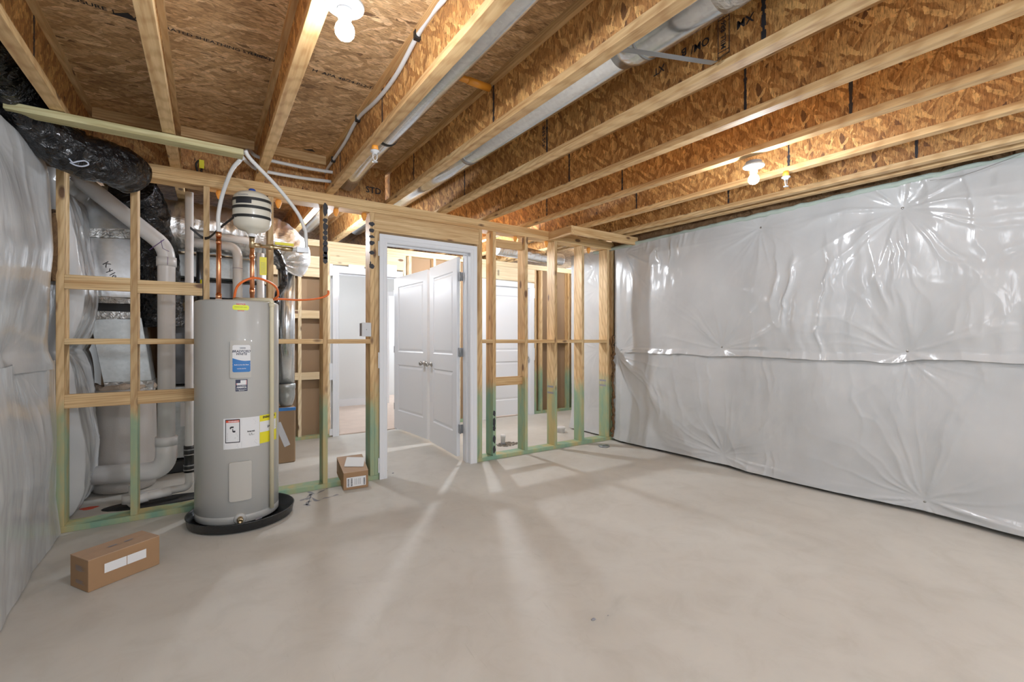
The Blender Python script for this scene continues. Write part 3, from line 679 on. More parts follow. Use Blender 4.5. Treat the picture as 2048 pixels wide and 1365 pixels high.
# flag sticker
a0,a1,z0,z1=rect(471,760,495,783.5); ac=(a0+a1)/2; hh=z1-z0
lab=patch(a0,a1,z0,z1,.001).build('flag_sticker','navy',wh)
e=(a1-a0)*.07; patch(a0+e,a1-e,z0+hh*.54,z1-hh*.06,.0015).build('flag_field','wht2',lab)
mb=MB()
for k in range(5):
    zz=z0+hh*(.55+k*.085); mb.add([cp(a0+e,zz,TR+.002),cp(a1-e,zz,TR+.002),cp(a1-e,zz+hh*.042,TR+.002),cp(a0+e,zz+hh*.042,TR+.002)],[(0,1,2,3)])
mb.build('stripes','red',lab); patch(a0+e,a0+e+(a1-a0)*.34,z0+hh*.70,z1-hh*.06,.0025,n=3).build('canton','navy',lab)
mb=MB(); ctext(mb,'AMERICA',ac,z0+hh*.32,.0135,.0016,bold=.04); ctext(mb,'PROUDLY MADE IN',ac,z0+hh*.46,.006,.0016); ctext(mb,'BY AMERICAN WORKERS',ac,z0+hh*.14,.0052,.0016); ctext(mb,'MIDDLEVILLE',ac,z0+hh*.07,.0052,.0016); mb.build('lettering','wht2',lab)
# big white spec label + energy guide
a0,a1,_,_=rect(447,840,519,890); _,zA=cyl(447,839); _,zB=cyl(447,900.5); 
lab=patch(a0,a1,zB,zA,.001).build('spec_label','wht2',wh); hh=zA-zB
b0=a0+(a1-a0)*.05; b1=a0+(a1-a0)*.44
patch(b0,b1,zB+hh*.20,zB+hh*.97,.0014).build('warning_border','ink',lab)
e=.0045/TR; patch(b0+e,b1-e,zB+hh*.23,zB+hh*.94,.0018).build('warning_field','wht2',lab); patch(b0+e,b1-e,zB+hh*.865,zB+hh*.94,.0022).build('warning_band','red',lab)
mb=MB(); ctext(mb,'WARNING',(b0+b1)/2+.02,zB+hh*.90,.012,.0026,bold=.03); mb.build('lettering','wht2',lab)
mb=MB()
rr=random.Random(2)
def lines(a,b,za,zb_,n,off,h=.0011):
    for k in range(n):
        z=za+(zb_-za)*k/max(1,n-1); x=a+(b-a)*(.75+.25*rr.random()); mb.add([cp(a,z,TR+off),cp(x,z,TR+off),cp(x,z+h,TR+off),cp(a,z+h,TR+off)],[(0,1,2,3)])
lines(b0+2*e,b1-2*e,zB+hh*.28,zB+hh*.52,9,.0023)
mb.build('fine_print','grey',lab); mb=MB(); lines(a0+.01,b1,zB+hh*.03,zB+hh*.16,6,.0014); mb.build('fine_print','grey',lab); mb=MB(); lines(b1+.03,a1-.02,zB+hh*.03,zB+hh*.22,9,.0014); lines(b1+.03,a1-.05,zB+hh*.76,zB+hh*.94,7,.0014); lines(b1+.2,a1-.1,zB+hh*.40,zB+hh*.42,2,.0014)
mb.build('fine_print','grey',lab)
mb=MB(); ctext(mb,'Intertek',(b1+a1)/2+.02,zB+hh*.53,.014,.0016,bold=.05); mb.build('lettering','ink',lab); mb=MB(); ctext(mb,'UL',(b1+a1)/2+.02,zB+hh*.43,.022,.0016,bold=.0)
mb.build('lettering','ink',lab); mb=MB(); m2=mb
for (x0,zz,x1,z1_) in [(-.5,.66,-.25,.72),(-.35,.69,.2,.74),(-.05,.56,.1,.66),(.05,.54,.5,.60)]:
    bc=(b0+b1)/2; hw=(b1-b0)/2*.75; m2.add([cp(bc+hw*x0,zB+hh*zz,TR+.0024),cp(bc+hw*x1,zB+hh*zz,TR+.0024),cp(bc+hw*x1,zB+hh*z1_,TR+.0024),cp(bc+hw*x0,zB+hh*z1_,TR+.0024)],[(0,1,2,3)])
m2.build('ink_print','ink',lab)
c0=a1-.0; c1=min(cyl(555.5,850)[0],c0+.62) ; _,zC=cyl(521,890)
eg=patch(c0,c1,zB+.012,zA+.002,.0022).build('energy_label','yel',wh)
patch(c0+.004,c1-.03,zB+hh*.44,zB+hh*.80,.0026).build('energy_field','wht2',eg)
mb=MB(); ctext(mb,'ENERGYGUIDE',(c0+c1)/2,zB+hh*.93,.019,.0028,bold=.05,sx=.9); ctext(mb,'$424',(c0+c1)/2,zB+hh*.60,.022,.0030,bold=.03)
mb.add([cp(c0+.03,zB+hh*.50,TR+.003),cp(c1-.05,zB+hh*.50,TR+.003),cp(c1-.05,zB+hh*.515,TR+.003),cp(c0+.03,zB+hh*.515,TR+.003)],[(0,1,2,3)]); mb.build('lettering','ink',eg)
a0,a1,z0,z1=rect(465,611,498,621)
st=patch(a0,a1,z0,z1,.0012,.008).build('caution_sticker','hiv',wh); mb=MB()
ctext(mb,'NOTICE',(a0+a1)/2,z1+.004,.014,.0014,bold=.04); mb.build('lettering','red',st); mb=MB(); ctext(mb,'NOTICE',(a0+a1)/2,z0-.005,.010,.0014,bold=.03); mb.build('lettering','red',st); mb=MB(); ctext(mb,'insulated water heater',(a0+a1)/2,(z0+z1)/2+.004,.008,.0016,bold=.0); mb.build('lettering','ink',st)
a0,a1,z0,z1=rect(459,924,502,1002); patch(a0,a1,z0,z1,.012,.006,12,1).build('access_cover','tankc',wh)
a,z=cyl(480,1039); q=cp(a,z,TR-.006); n_=Vector((math.sin(a),-math.cos(a),0))
MB().lathe([(.034,0),(.036,.008),(.030,.012),(.0,.010)],q,n_,28).build('drain_collar','tank',wh)
MB().lathe([(.0,.008),(.018,.008),(.018,.018),(.012,.02),(.013,.045),(.017,.047),(.017,.055),(.009,.056),(.008,.05),(.0,.05)],q,n_,20).build('drain_valve','brass',wh)
a0,a1,z0,z1=rect(511,1035,524,1039.5); patch(a0,a1,z0,z1,.001,n=4).build('maker_plate','grey',wh)
# pan
PCx,PCy=.200,3.655
pn=MB().lathe([(0,.002),(.298,.002),(.314,.010),(.322,.060),(.326,.064),(.320,.066),(.314,.060),(.304,.012),(.0,.010)],(PCx,PCy,0),seg=72).build('drain_pan','pan'); tag(pn,'round black plastic drain pan on the floor under the water heater','pan')

# plumbing above the heater
def at(px,py,y): return tuple(onY(px,py,y))
YP=3.66
x1=.063; x2=.26
cp1=root('copper_riser',(x1,YP,1.49),'left copper riser pipe standing on the water heater','pipe')
MB().tube([(x1,YP,1.49),(x1,YP,1.957)],.0143,20).build('pipe','cop',cp1); [MB().tube([(x1,YP,a),(x1,YP,b)],r,20).build('fitting','cop',cp1) for a,b,r in ((1.50,1.54,.0175),(1.88,1.90,.0165),(1.925,1.958,.0172))]
MB().lathe([(.024,0),(.024,.012),(.018,.018),(.0,.018)],(x1,YP,1.487)).build('collar','wht2',cp1)
cp2=root('copper_riser',(x2,YP,1.49),'right copper riser pipe with a brass branch valve below the small tank','pipe')
MB().tube([(x2,YP,1.49),(x2,YP,1.952)],.0143,20).build('pipe','cop',cp2); [MB().tube([(x2,YP,a),(x2,YP,b)],.017,20).build('fitting','cop',cp2) for a,b in ((1.55,1.59),(1.80,1.83))]; MB().tube([(x2,YP,1.87),(x2,YP,1.952)],.0178,20).tube([(x2,YP,1.895),(x2+.05,YP,1.895)],.0165,20).build('fitting','brass',cp2)
z_=1.893
MB().tube([(x2+.05,YP,z_),(x2+.26,YP,z_)],.0125,16).tube([(x2+.10,YP,z_),(x2+.135,YP,z_)],.021,8).tube([(x2+.185,YP,z_-.002),(x2+.255,YP,z_-.002)],.0165,14).build('ball_valve','brass',cp2)
MB().box(x2+.14,x2+.262,YP-.03,YP-.01,z_+.018,z_+.036).build('valve_handle','yel',cp2)
tg=MB().box(x2+.044,x2+.088,YP-.023,YP-.0215,1.685,1.812).build('hang_tag','yel'); tag(tg,'yellow paper tag hanging from the brass valve branch','tag')
mb=MB(); 
for k in range(9): mb.box(x2+.050,x2+.081,YP-.0245,YP-.0235,1.70+k*.009,1.7015+k*.009)
mb.build('print','grey',None); o=[q for q in COL.objects if q.name.startswith('print')][-1]; o.parent=tg; o.location=Vector(o['_o'])-Vector(tg['_o'])
# expansion tank
et=root('expansion_tank',(x2,YP,1.955),'small ivory expansion tank banded with black strap above the water heater','tank')
ER=.118; eb=1.99
MB().lathe([(.0,eb-.02),(.03,eb-.02),(.04,eb-.003),(.085,eb+.008),(.108,eb+.03),(ER,eb+.065),(ER,eb+.205),(.112,eb+.235),(.088,eb+.258),(.05,eb+.272),(.0,eb+.276)],(x2,YP,0),seg=40).build('shell','tank2',et)
MB().lathe([(.0,0),(.022,0),(.024,.004),(.022,.02),(.016,.026),(0,.026)],(x2,YP,eb+.270)).build('valve_cap','bcap',et)
MB().lathe([(.022,0),(.024,.005),(.024,.02),(.018,.03),(.0,.03)],(x2,YP,1.95)).build('neck','wht2',et)
for z,k in ((eb+.205,0),(eb+.150,1),(eb+.088,2)):
    L=[];fs=[]; n=48
    for i in range(n+1):
        a=2*math.pi*i/n; dz=.006*math.sin(a+.4); r_=ER+.0025
        L+=[(x2+math.cos(a)*r_,YP+math.sin(a)*r_,z+dz-.010),(x2+math.cos(a)*r_,YP+math.sin(a)*r_,z+dz+.010)]
        if i<n: fs.append((2*i,2*i+2,2*i+3,2*i+1))
    MB().add(L,fs,True).build('strap','black',et)
t0=Vector((x2-ER*.8,YP-ER*.65,eb+.084)); t1=Vector((-.01,YW-.006,1.965)); t2=Vector(at(380,456,YW-.004))
mb=MB(); pth=bez([t0,(t0+t1)/2+Vector((0,0,.0)),t1,t2],6)
L=[];fs=[]
for i,p in enumerate(pth): L+=[p+Vector((0,0,-.010)),p+Vector((0,0,.010))]; 
for i in range(len(pth)-1): fs.append((2*i,2*i+2,2*i+3,2*i+1))
mb.add(L,fs,True).build('strap_tail','black',et)
a0=-.55
def ep(a,z,off=.002): return (x2+math.sin(a)*(ER+off),YP-math.cos(a)*(ER+off),z)
mb=MB(); n=8
for i in range(n): A=-1.0+.9*i/n; B=-1.0+.9*(i+1)/n; mb.add([ep(A,eb+.165),ep(B,eb+.165),ep(B,eb+.192),ep(A,eb+.192)],[(0,1,2,3)],True)
mb.build('nameplate','ink',et)
mb=MB(); text(mb,'EXPANSION',.012,lambda x,y:ep(-.55+x/ER,eb+.222+y)); mb.build('lettering','grey',et)
# PEX
q1=Vector((.185,3.345,2.385))
px_=MB().tube(bez([(x1,YP,1.955),(x1-.002,YP,2.07),(x1+.02,YP-.06,2.2),(.13,3.47,2.33),(.178,3.40,2.392)],8),.0125,14).build('white_tube','pex'); tag(px_,'white plastic water tube bending from the left copper riser up to the treated board','tube','white plastic water tubes')
e2=Vector((.60,YP,1.885))
px_=MB().tube(elbow([(x2+.255,YP,z_),(.612,YP,z_),(.605,YP-.01,2.02)],.03)+bez([(.605,YP-.01,2.03),(.545,YP-.05,2.15),(.40,3.52,2.29),(.235,3.385,2.395),(.20,3.36,2.44)],8),.0125,14).build('white_tube','pex'); tag(px_,'white plastic water tube slanting from the brass valve up to the treated board end','tube','white plastic water tubes')
MB_=MB().box(.545,.625,YP-.02,YP+.02,1.874,1.912).build('tube_fitting','steel'); tag(MB_,'dark crimp fitting at the lower end of the slanting white tube','fitting')
for k,(pa,pb,yy) in enumerate([((520,316),(668,346),3.86),((520,341),(662,364),3.90)]):
    a=onY(*pa,yy); b=onY(*pb,yy); px_=MB().tube(bez([(.19,3.42,2.44-.03*k),(.25,yy-.1,a[2]),(a[0],yy,a[2]),((a[0]+b[0])/2,yy,(a[2]+b[2])/2-.008),(b[0],yy,b[2])],8),.0125,12).build('white_tube','pex'); tag(px_,['upper','lower'][k]+' of the two level white tubes running behind the third joist','tube','white plastic water tubes')
xw=JX[3]-.03-.018
pts=[onX(px,py,xw-.0) for px,py in [(888,0),(862,30),(835,72),(793,150),(755,200),(716,238),(690,285),(667,320),(645,352)]]
lt=MB().tube([onX(930,-60,xw)]+bez(pts,6),.0115,12).build('white_tube','pex'); tag(lt,'long white tube clipped along the web of the joist right of the near bulb','tube','white plastic water tubes')
for px,py in [(835,72),(716,238),(667,320)]:
    q=onX(px,py,xw); o=MB().box(xw-.016,xw+.017,q[1]-.012,q[1]+.012,q[2]-.02,q[2]+.02).build('tube_clip','black'); tag(o,'black clip holding the long white tube, '+{835:'nearest the camera',716:'in the middle',667:'nearest the partition'}[px],'clip','black tube clips')
# CPVC discharge
a,z=cyl(538.5,800); xc,yc,_=cp(a,0,TR+.020)
pts=elbow([(x1+.10,3.60,1.50),(xc,yc,1.503),(xc,yc,.075)],.02)
dp=root('discharge_pipe',(xc,yc,.07),'tan plastic discharge pipe running down the front of the water heater','pipe')
MB().tube(pts,.0135,16).build('pipe','cpvc',dp); MB().tube([(xc,yc,1.455),(xc,yc,1.48)],.0175,16).build('fitting','cpvc',dp); MB().lathe([(.0,0),(.017,0),(.017,.03),(.012,.035),(.0,.035)],(x1+.085,3.605,1.50),(1,0,0)).build('brass_adapter','brass',dp)
# orange cable
pts=bez([at(468,598,3.62),at(474,575,3.60),at(490,562,3.58),at(512,557,3.60),at(538,565,3.66),at(553,577,3.72),at(556,592,3.78),at(548,600,3.84),at(560,599,3.90),at(600,601,3.96),at(635,598,3.972),at(655,591,3.972),at(657,582,3.975)],8)
oc=MB().tube(pts,.008,10).build('orange_cable','or'); tag(oc,'bright orange cable arching from the heater top and along to the marked stud','cable')

# ------------------------------------------------------------------ mechanical bay behind partition
def th(mb,name,mat,label,cat,group=None,**k):
    o=mb.build(name,mat,**k); return tag(o,label,cat,group)
# big white drain pipe
pr=root('drain_pipe',(-.27,4.48,0.2),'wide white drain pipe slanting down and dropping behind the partition studs','pipe')
YD=4.48; RD=.057
top=onY(150,352,YD); kx=float(onY(333,600,YD)[0]); kz=float(onY(325,500,YD)[2])
MB().tube(elbow([top,(kx,YD,kz+.02),(kx,YD,.25)],.09,10)[0:],RD,28).build('pipe','pvc',pr)
MB().tube([(kx,YD,kz-.13),(kx,YD,kz-.06)],RD+.008,28).build('coupling','pvc',pr); MB().tube([(kx,YD,.40),(kx,YD,.47)],RD+.016,28).build('coupling','pvc',pr)
MB().tube(elbow([(kx,YD,.44),(kx,YD,.20),(kx-.5,YD+.16,.20)],.14,10),RD+.013,28).build('elbow','pvc',pr)
mb=MB(); 
for z in (kz-.095,): mb.tube([(kx+.01,YD-RD-.008,z-.03),(kx+.012,YD-RD-.0085,z+.03)],.002,6)
mb.tube([Vector((kx-.10,YD-RD-.002,kz-.02)),Vector((kx-.05,YD-RD-.004,kz+.03)),Vector((kx-.01,YD-RD-.002,kz+.07))],.003,6); mb.tube([Vector((kx-.03,YD-RD-.003,kz+.06)),Vector((kx-.02,YD-RD-.003,kz+.0)),Vector((kx+.02,YD-RD-.002,kz-.02))],.002,6)
mb.build('primer_mark','purp',pr)
# narrow white pipe with rubber coupling
nx=float(onY(378.5,700,4.42)[0]); dr=root('vent_pipe',(nx,4.42,.3),'narrow white pipe with a black banded rubber coupling left of the water heater','pipe')
zc=[float(onY(378,p,4.42)[2]) for p in (892,945,975)]
MB().tube(elbow([(nx,4.42,2.40),(nx,4.42,zc[2]),(nx-.36,4.36,zc[2]-.0)],.05),.029,18).build('pipe','pvc',dr)
MB().lathe([(.0,0),(.037,0),(.037,.05),(.034,.055),(.034,.13),(.037,.135),(.037,zc[0]-zc[1]),(.0,zc[0]-zc[1])],(nx,4.42,zc[1])).build('rubber_coupling','rub',dr)
mb=MB()
for k in (.015,.05,.135,.175): mb.lathe([(.0375,0),(.039,.001),(.039,.009),(.0375,.01)],(nx,4.42,zc[1]+k))
mb.build('hose_clamp','steel',dr)
fx=float(onY(268,1000,4.34)[0]); MB().tube([(fx+.22,4.36,zc[2]),(fx+.03,4.35,zc[2]-.01)],.031,18).tube(elbow([(fx+.08,4.35,zc[2]-.01),(fx+.0,4.34,zc[2]-.02),(fx-.03,4.34,.02)],.04),.034,18).tube([(fx,4.34,zc[2]-.02),(fx,4.34,zc[2]+.10)],.031,18).tube([(fx-.03,4.34,.03),(fx-.03,4.34,.09)],.041,18).build('fitting','pvc',dr)
pit=MB().lathe([(.0,.001),(.16,.001),(.16,.004),(.0,.004)],(fx+.15,4.36,0),seg=24); o=pit.build('floor_patch','black')
o.scale=(2.1,.75,1); tag(o,'black waterproof patch on the floor around the drain fitting','patch')
# ducts: metal return with taped joints
YM=4.78
dt=root('return_duct',(-.52,YM+.1,.8),'dull sheet metal return duct with foil taped joints at far left behind the studs','duct')
def quadbox(mb,p0,p1,p2,p3,dep):
    """front quad given in pixels (tl,tr,br,bl) on plane YM, extruded back"""
    f_=[Vector(onY(*p,YM)) for p in (p0,p1,p2,p3)]; b_=[v+Vector((0,dep,0)) for v in f_]
    mb.add(f_+b_,[(0,1,2,3),(4,7,6,5),(0,4,5,1),(1,5,6,2),(2,6,7,3),(3,7,4,0)]); return mb
quadbox(MB(),(160,372),(278,372),(278,461),(160,456),.35).build('upper_section','galv',dt,bevel=.004)
lowm=quadbox(MB(),(156,474),(278,479),(278,598),(166,592),.35).build('lower_section','galv',dt,bevel=.004)
quadbox(MB(),(152,455),(279,460),(279,479),(152,474),.37).build('taped_joint','tape',dt,bevel=.004)
quadbox(MB(),(175,590),(280,600),(280,612),(175,606),.36).build('taped_joint','tape',dt,bevel=.003)
quadbox(MB(),(178,606),(279,609),(279,626),(178,622),.33).build('filter_slot','black',dt)
quadbox(MB(),(176,622),(281,624),(281,640),(178,640),.36).build('taped_joint','tape',dt,bevel=.003)
quadbox(MB(),(179,640),(283,636),(304,762),(207,768),.33).build('tapered_boot','galvd',dt,bevel=.004)
quadbox(MB(),(207,765),(305,762),(306,785),(212,790),.35).build('taped_joint','tape',dt,bevel=.003)
mb=MB()
def kt(u,v,ch,px,py,size,mb=mb,rot=0.):
    pass
for ch,px,py,rot in [('K',213,530,-.9),('y',221,541,-.6),('l',224,549,-.9),('e',229,553,-.5)]:
    q=onY(px,py,YM-.0025); c_,s_=math.cos(rot),math.sin(rot)
    text(mb,ch,.062,lambda x,y,q=q,c_=c_,s_=s_:(q[0]+x*c_-y*s_,YM-.0025,q[2]+x*s_+y*c_),'CENTER',.0)
mb.build('handwriting','ink',dt)
# fabric wrapped boot
q=onY(250,850,4.92); o=root('wrapped_duct',(q[0],4.92,0),'wide beige fabric-wrapped round duct standing on the floor below the metal return','duct')
R0=.215
MB().lathe([(.0,.0),(R0*.8,.0),(R0*.94,.015),(R0*.99,.08),(R0,.2),(R0*.97,.5),(R0*.95,.78),(R0*.9,.83),(R0*.7,.84),(.0,.80)],(q[0],4.92,0),seg=40).build('wrap','wrap',o)
mb=MB(); rr=random.Random(4)
mb.tube([(q[0]+math.cos(t)*R0*.86,4.92+math.sin(t)*R0*.86,.845+rr.uniform(-.012,.012)) for t in [k*2*math.pi/30 for k in range(31)]],[.022+rr.uniform(-.008,.008) for _ in range(31)],8); mb.build('fibre_lining','fluff',o)
# black insulated duct
def flex(pts,r,n,amp,per,seg=24,jit=.03,sd=1):
    P=bez(pts,n); rr=random.Random(sd); 
    return MB().tube(P,[r*(1+amp*math.sin(i*per)+rr.uniform(-jit,jit)*.3) for i in range(len(P))],seg,True,lambda i,t:1+jit*mnoise.noise(Vector((i*.23,math.cos(t)*2,math.sin(t)*2))))
pts=[(-.87,1.4,2.53),(-.87,2.3,2.55),(-.865,2.9,2.565),(-.86,3.22,2.575),(-.80,3.50,2.44),(-.66,3.64,2.33),(-.48,3.73,2.315),(-.43,3.86,2.32)]
o=flex(pts,.128,12,.012,1.3,30,.09,2); b1=th(o,'flexible_duct','blk','fat shiny black insulated duct bulging below the treated board, with scribbled white writing','duct')
q=[onY(px,py,3.47) for px,py in [(98,262),(104,276),(112,270),(104,288),(112,288),(108,294),(118,298),(128,305),(134,312),(140,318),(150,316),(165,315),(172,322),(160,326),(146,324),(134,318)]]
o=MB().tube(bez([(p[0],3.535-.12*0,p[2]) for p in q],5),.004,6); m_=o.build('handwriting','chalk'); m_.parent=b1; m_.location=Vector(m_['_o'])-Vector(b1['_o'])
pts=[tuple(onY(px,py,yy)) for px,py,yy in ((262,375,4.6),(285,405,4.75),(303,460,4.85),(315,530,4.88),(322,590,4.88),(325,630,4.88),(326,655,4.88))]
o=flex(pts,.15,12,.012,1.3,30,.09,5); b2=th(o,'flexible_duct','blk','shiny black insulated duct curving down behind the wide white drain pipe','duct')
# silver flex
pts=[(-.55,5.0,2.24),(-.2,5.0,2.24),(.15,5.0,2.235),(.45,5.0,2.22),(.60,5.0,2.18),(.69,5.02,2.10),(.70,5.05,2.02),(.67,5.08,1.95)]
P=bez(pts,22); n=len(P); cum=[0]
for i in range(1,n): cum.append(cum[-1]+(P[i]-P[i-1]).length)
o=MB().tube(P,[(.215-max(0,cum[i]-1.05)*.16)*(1+.03*abs(math.sin(cum[i]*math.pi/.055))) for i in range(n)],40,True,lambda i,t:1+.035*mnoise.noise(Vector((i*.2,math.cos(t)*2.5,math.sin(t)*2.5)))); th(o,'flexible_duct','foil','large crinkled silver foil duct running level behind the expansion tank','duct')
q=onY(572.5,700,5.09); o=root('metal_duct',(q[0],5.09,.5),'upright round galvanised duct just right of the water heater','duct')
zz=[float(onY(572,p,5.09)[2]) for p in (520,536,768,800,832)]
MB().tube([(q[0],5.09,zz[2]),(q[0],5.09,zz[1])],.078,32).build('duct_pipe','galv',o)
mb=MB(); k=0; prof=[]
for i in range(13): prof.append((.086+.006*(i%2),i*(1.98-zz[1]+.02)/12))
MB().lathe(prof,(q[0],5.09,zz[1]-.02),seg=32).build('collar','tape',o)
MB().lathe([(.079,0),(.085,-.01),(.085,-.05),(.080,-.055),(.082,-.11),(.075,-.16),(.06,-.21),(.03,-.26),(.0,-.27)],(q[0]+.0,5.09,zz[2]),seg=32).build('boot','galvd',o)
zb_=zz[2]-.27
MB().bbox(q[0]-.09,q[0]+.075,5.02,5.16,.001,zb_+.04,.008).build('base_box','brown',o); MB().bbox(q[0]-.092,q[0]+.077,5.018,5.162,zb_+.0,zb_+.035,.004).build('tape_strip','blue',o)
# furnace stack
fu=root('air_handler',(.18,5.5,.05),'dark sheet metal air handler glimpsed behind the water heater','air handler')
MB().bbox(-.30,.46,5.25,5.85,.12,.80,.01).build('lower_cabinet','galvd',fu); MB().bbox(-.28,.44,5.27,5.85,.81,1.50,.01).build('upper_cabinet','dark',fu)
MB().bbox(-.32,.52,5.22,5.85,1.62,1.80,.02).build('plenum','dark',fu); MB().bbox(-.28,.50,5.24,5.85,1.81,2.05,.02).build('plenum','galvd',fu)
MB().bbox(-.34,.50,5.2,5.87,.0,.115,.01).build('base_pan','pan',fu); 
MB().bbox(-.02,.32,5.16,5.20,1.36,1.56,.01).build('foil_panel','foil',fu); MB().bbox(.325,.46,5.16,5.20,1.36,1.56,.01).build('white_panel','wht2',fu)
MB().box(-.21,-.12,5.243,5.2485,.42,.64).build('rating_label','wht2',fu)
mb=MB(); text(mb,'MFD BY',.03,lambda x,y:(.15+x,5.155,1.50+y)); text(mb,'RETURN AIR',.028,lambda x,y:(.15+x,5.155,1.42+y)); mb.build('handwriting','ink',fu)
o=MB().tube(elbow([(-.15,4.70,2.055),(.222,4.70,2.055),(.222,4.70,1.30)],.09,10),.0375,22); v1=th(o,'vent_pipe','pvc','white vent pipe with a long bend, left of the right copper riser','pipe')
mb=MB().tube([(.222,4.70,1.862),(.222,4.70,1.865)],.0385,22).tube([(.10,4.70,2.055),(.103,4.70,2.055)],.0385,22); k=mb.build('primer_mark','purp'); k.parent=v1; k.location=Vector(k['_o'])-Vector(v1['_o'])
o=MB().tube([(-.12,4.76,2.14),(.36,4.76,2.13)],.032,18); th(o,'vent_pipe','pvc','level white pipe just under the crinkled silver duct','pipe')
q=onY(521,550,4.72); o=MB().tube([(q[0],4.72,1.25),(q[0],4.72,2.02)],.031,18); th(o,'vent_pipe','pvc','straight upright white pipe behind the yellow tag','pipe')
o=MB().tube(bez([at(548,497,4.6),at(560,515,4.6),at(569,545,4.6),at(567,570,4.6),at(556,590,4.6),at(552,640,4.6)],8),.028,14); th(o,'insulated_line','blk','black foam-covered refrigerant line curving beside the upright galvanised duct','pipe')
o=MB().tube([at(400,470,5.05),at(400,640,5.05)],.028,12); th(o,'conduit','dark','dark upright conduit in the bay left of the water heater','pipe')
o=MB().tube([at(402,560,5.0),at(402,592,5.0)],.008,8); th(o,'gas_connector','yel','short yellow flexible line behind the block left of the heater','pipe')
# hanging clear manual pouch by heater
q=Vector(onY(565,870,3.97)); 
o=MB().obox(q,(.93,.1,.34),(-.1,.99,0),(-.34,0,.93),.022,.006,.10); th(o,'manual_pouch','clear','clear plastic literature pouch hanging at the right side of the water heater','pouch')
# back wiring lines behind S2..: dark backdrop handled by drywall

# ------------------------------------------------------------------ overhead round ducts
def rduct(name,pts,r,label,bands=(),seams_=(),mat='galv'):
    o=root(name,pts[0],label,'duct'); MB().tube(pts,r,36).build('duct_pipe',mat,o)
    for (p,dirn,w,m) in bands:
        p=Vector(p); d=Vector(dirn).normalized(); MB().tube([p-d*w/2,p+d*w/2],r*1.035,36).build('joint_band',m,o)
    return o
x=1.00; r1=.078
zc=lambda y,off:CZ(y)+off
rduct('metal_duct',[(x,-1.5,zc(-1.5,.19)),(x,3.40,zc(3.4,.19)),(x-.0,3.80,zc(3.80,.17)),(x-.02,3.98,zc(3.98,.12))],r1,'left of the two round metal ducts between the joists, ending at the stamped blocking panel',[((x,3.0,zc(3.0,.19)),(0,1,.02),.035,'black')])
rduct('metal_duct',[(x,4.08,zc(4.08,.12)),(x,5.9,zc(5.9,.12))],r1,'short round metal duct seen between plate and stud behind the expansion tank')
x=1.60
rduct('metal_duct',[(x,1.48,zc(1.48,.19)),(x,6.0,zc(6,.19))],.085,'right, longer and narrower of the two round metal ducts between the joists',[((x,2.95,zc(2.95,.19)),(0,1,.02),.05,'steel')])
o=root('metal_duct',(x,1.2,zc(1.2,.19)),'wide near section of the right metal duct, held by a bent steel strap','duct')
MB().tube([(x,-1.0,zc(-1,.185)),(x,.9,zc(.9,.185)),(x,1.38,zc(1.38,.185)),(x,1.475,zc(1.47,.19))],[.105,.105,.105,.087],36).build('duct_pipe','galv',o)
MB().tube([(x,.86,zc(.86,.185)),(x,.90,zc(.9,.185)),(x,.94,zc(.94,.185)),(x,.98,zc(.98,.185))],[.110,.108,.111,.107],36).build('joint_band','tape',o)
MB().tube([(x,1.33,zc(1.33,.185)),(x,1.34,zc(1.34,.185))],.107,36).build('joint_band','steel',o)
o=MB()
zA=CZ(1.28)+.004; zB=CZ(1.12)+.026
o.add([(1.33,1.27,zA),(1.33,1.30,zA),(1.80,1.145,zB),(1.80,1.115,zB),(1.33,1.27,zA-.0015),(1.33,1.30,zA-.0015),(1.80,1.145,zB-.0015),(1.80,1.115,zB-.0015)],[(0,1,2,3),(7,6,5,4),(0,4,5,1),(2,6,7,3),(0,3,7,4),(1,5,6,2)])
o.add([(1.80,1.145,zB),(1.80,1.115,zB),(1.848,1.085,zB+.05),(1.848,1.115,zB+.05)],[(0,1,2,3)])
th(o,'duct_strap','steel','bent grey steel strap slung under the wide metal duct section','strap')
q=onY(953,168,2.0); 
v=ray(953,168); t=2.62; 
pA=onX(905,150,1.10); o=MB(); p1=Vector(onX(979,177,JX[4]-.06)); o.tube([p1+Vector((-.235,0,0)),p1],.017,16).tube([p1+Vector((-.14,0,0)),p1+Vector((-.0,0,0))],.0205,16); th(o,'sprinkler_pipe','orp','short orange sprinkler pipe crossing between the joists beside the left metal duct','pipe')
P=bez([(2.95,4.75,2.36),(3.3,4.8,2.365),(3.7,4.9,2.365),(4.15,4.95,2.37)],30)
o=MB().tube(P,[.08*(1+.05*abs(math.sin(i*.9))) for i in range(len(P))],24); th(o,'flexible_duct','foil','silver foil duct slung under the back room joists, seen above the right hand studs','duct')
# sprinklers
def sprinkler(p,label,pipe):
    o=root('fire_sprinkler',p,label,'sprinkler','fire sprinkler heads'); p=Vector(p)
    MB().lathe([(.0,0),(.026,0),(.028,-.008),(.016,-.012),(.014,-.022),(.0,-.022)],p,(0,0,1),20).build('escutcheon','plate',o)
    MB().tube(elbow([p+Vector((-.013,0,-.02)),p+Vector((-.013,0,-.05)),p+Vector((0,0,-.064))],.01),.003,8).tube(elbow([p+Vector((.013,0,-.02)),p+Vector((.013,0,-.05)),p+Vector((0,0,-.064))],.01),.003,8).build('frame_arm','plate',o)
    MB().lathe([(.0,0),(.016,0),(.017,.003),(.0,.005)],p+Vector((0,0,-.07)),(0,0,1),16).build('deflector','plate',o)
    MB().lathe([(.0,0),(.022,0),(.018,.035),(.0,.035)],p+Vector((0,0,.001)),(0,0,1),16).build('pipe_adapter',pipe,o)
p=onZ(750,302,CZ(2.9)-.03); sprinkler((p[0],p[1],p[2]),'white sprinkler head below the left metal duct','orp')
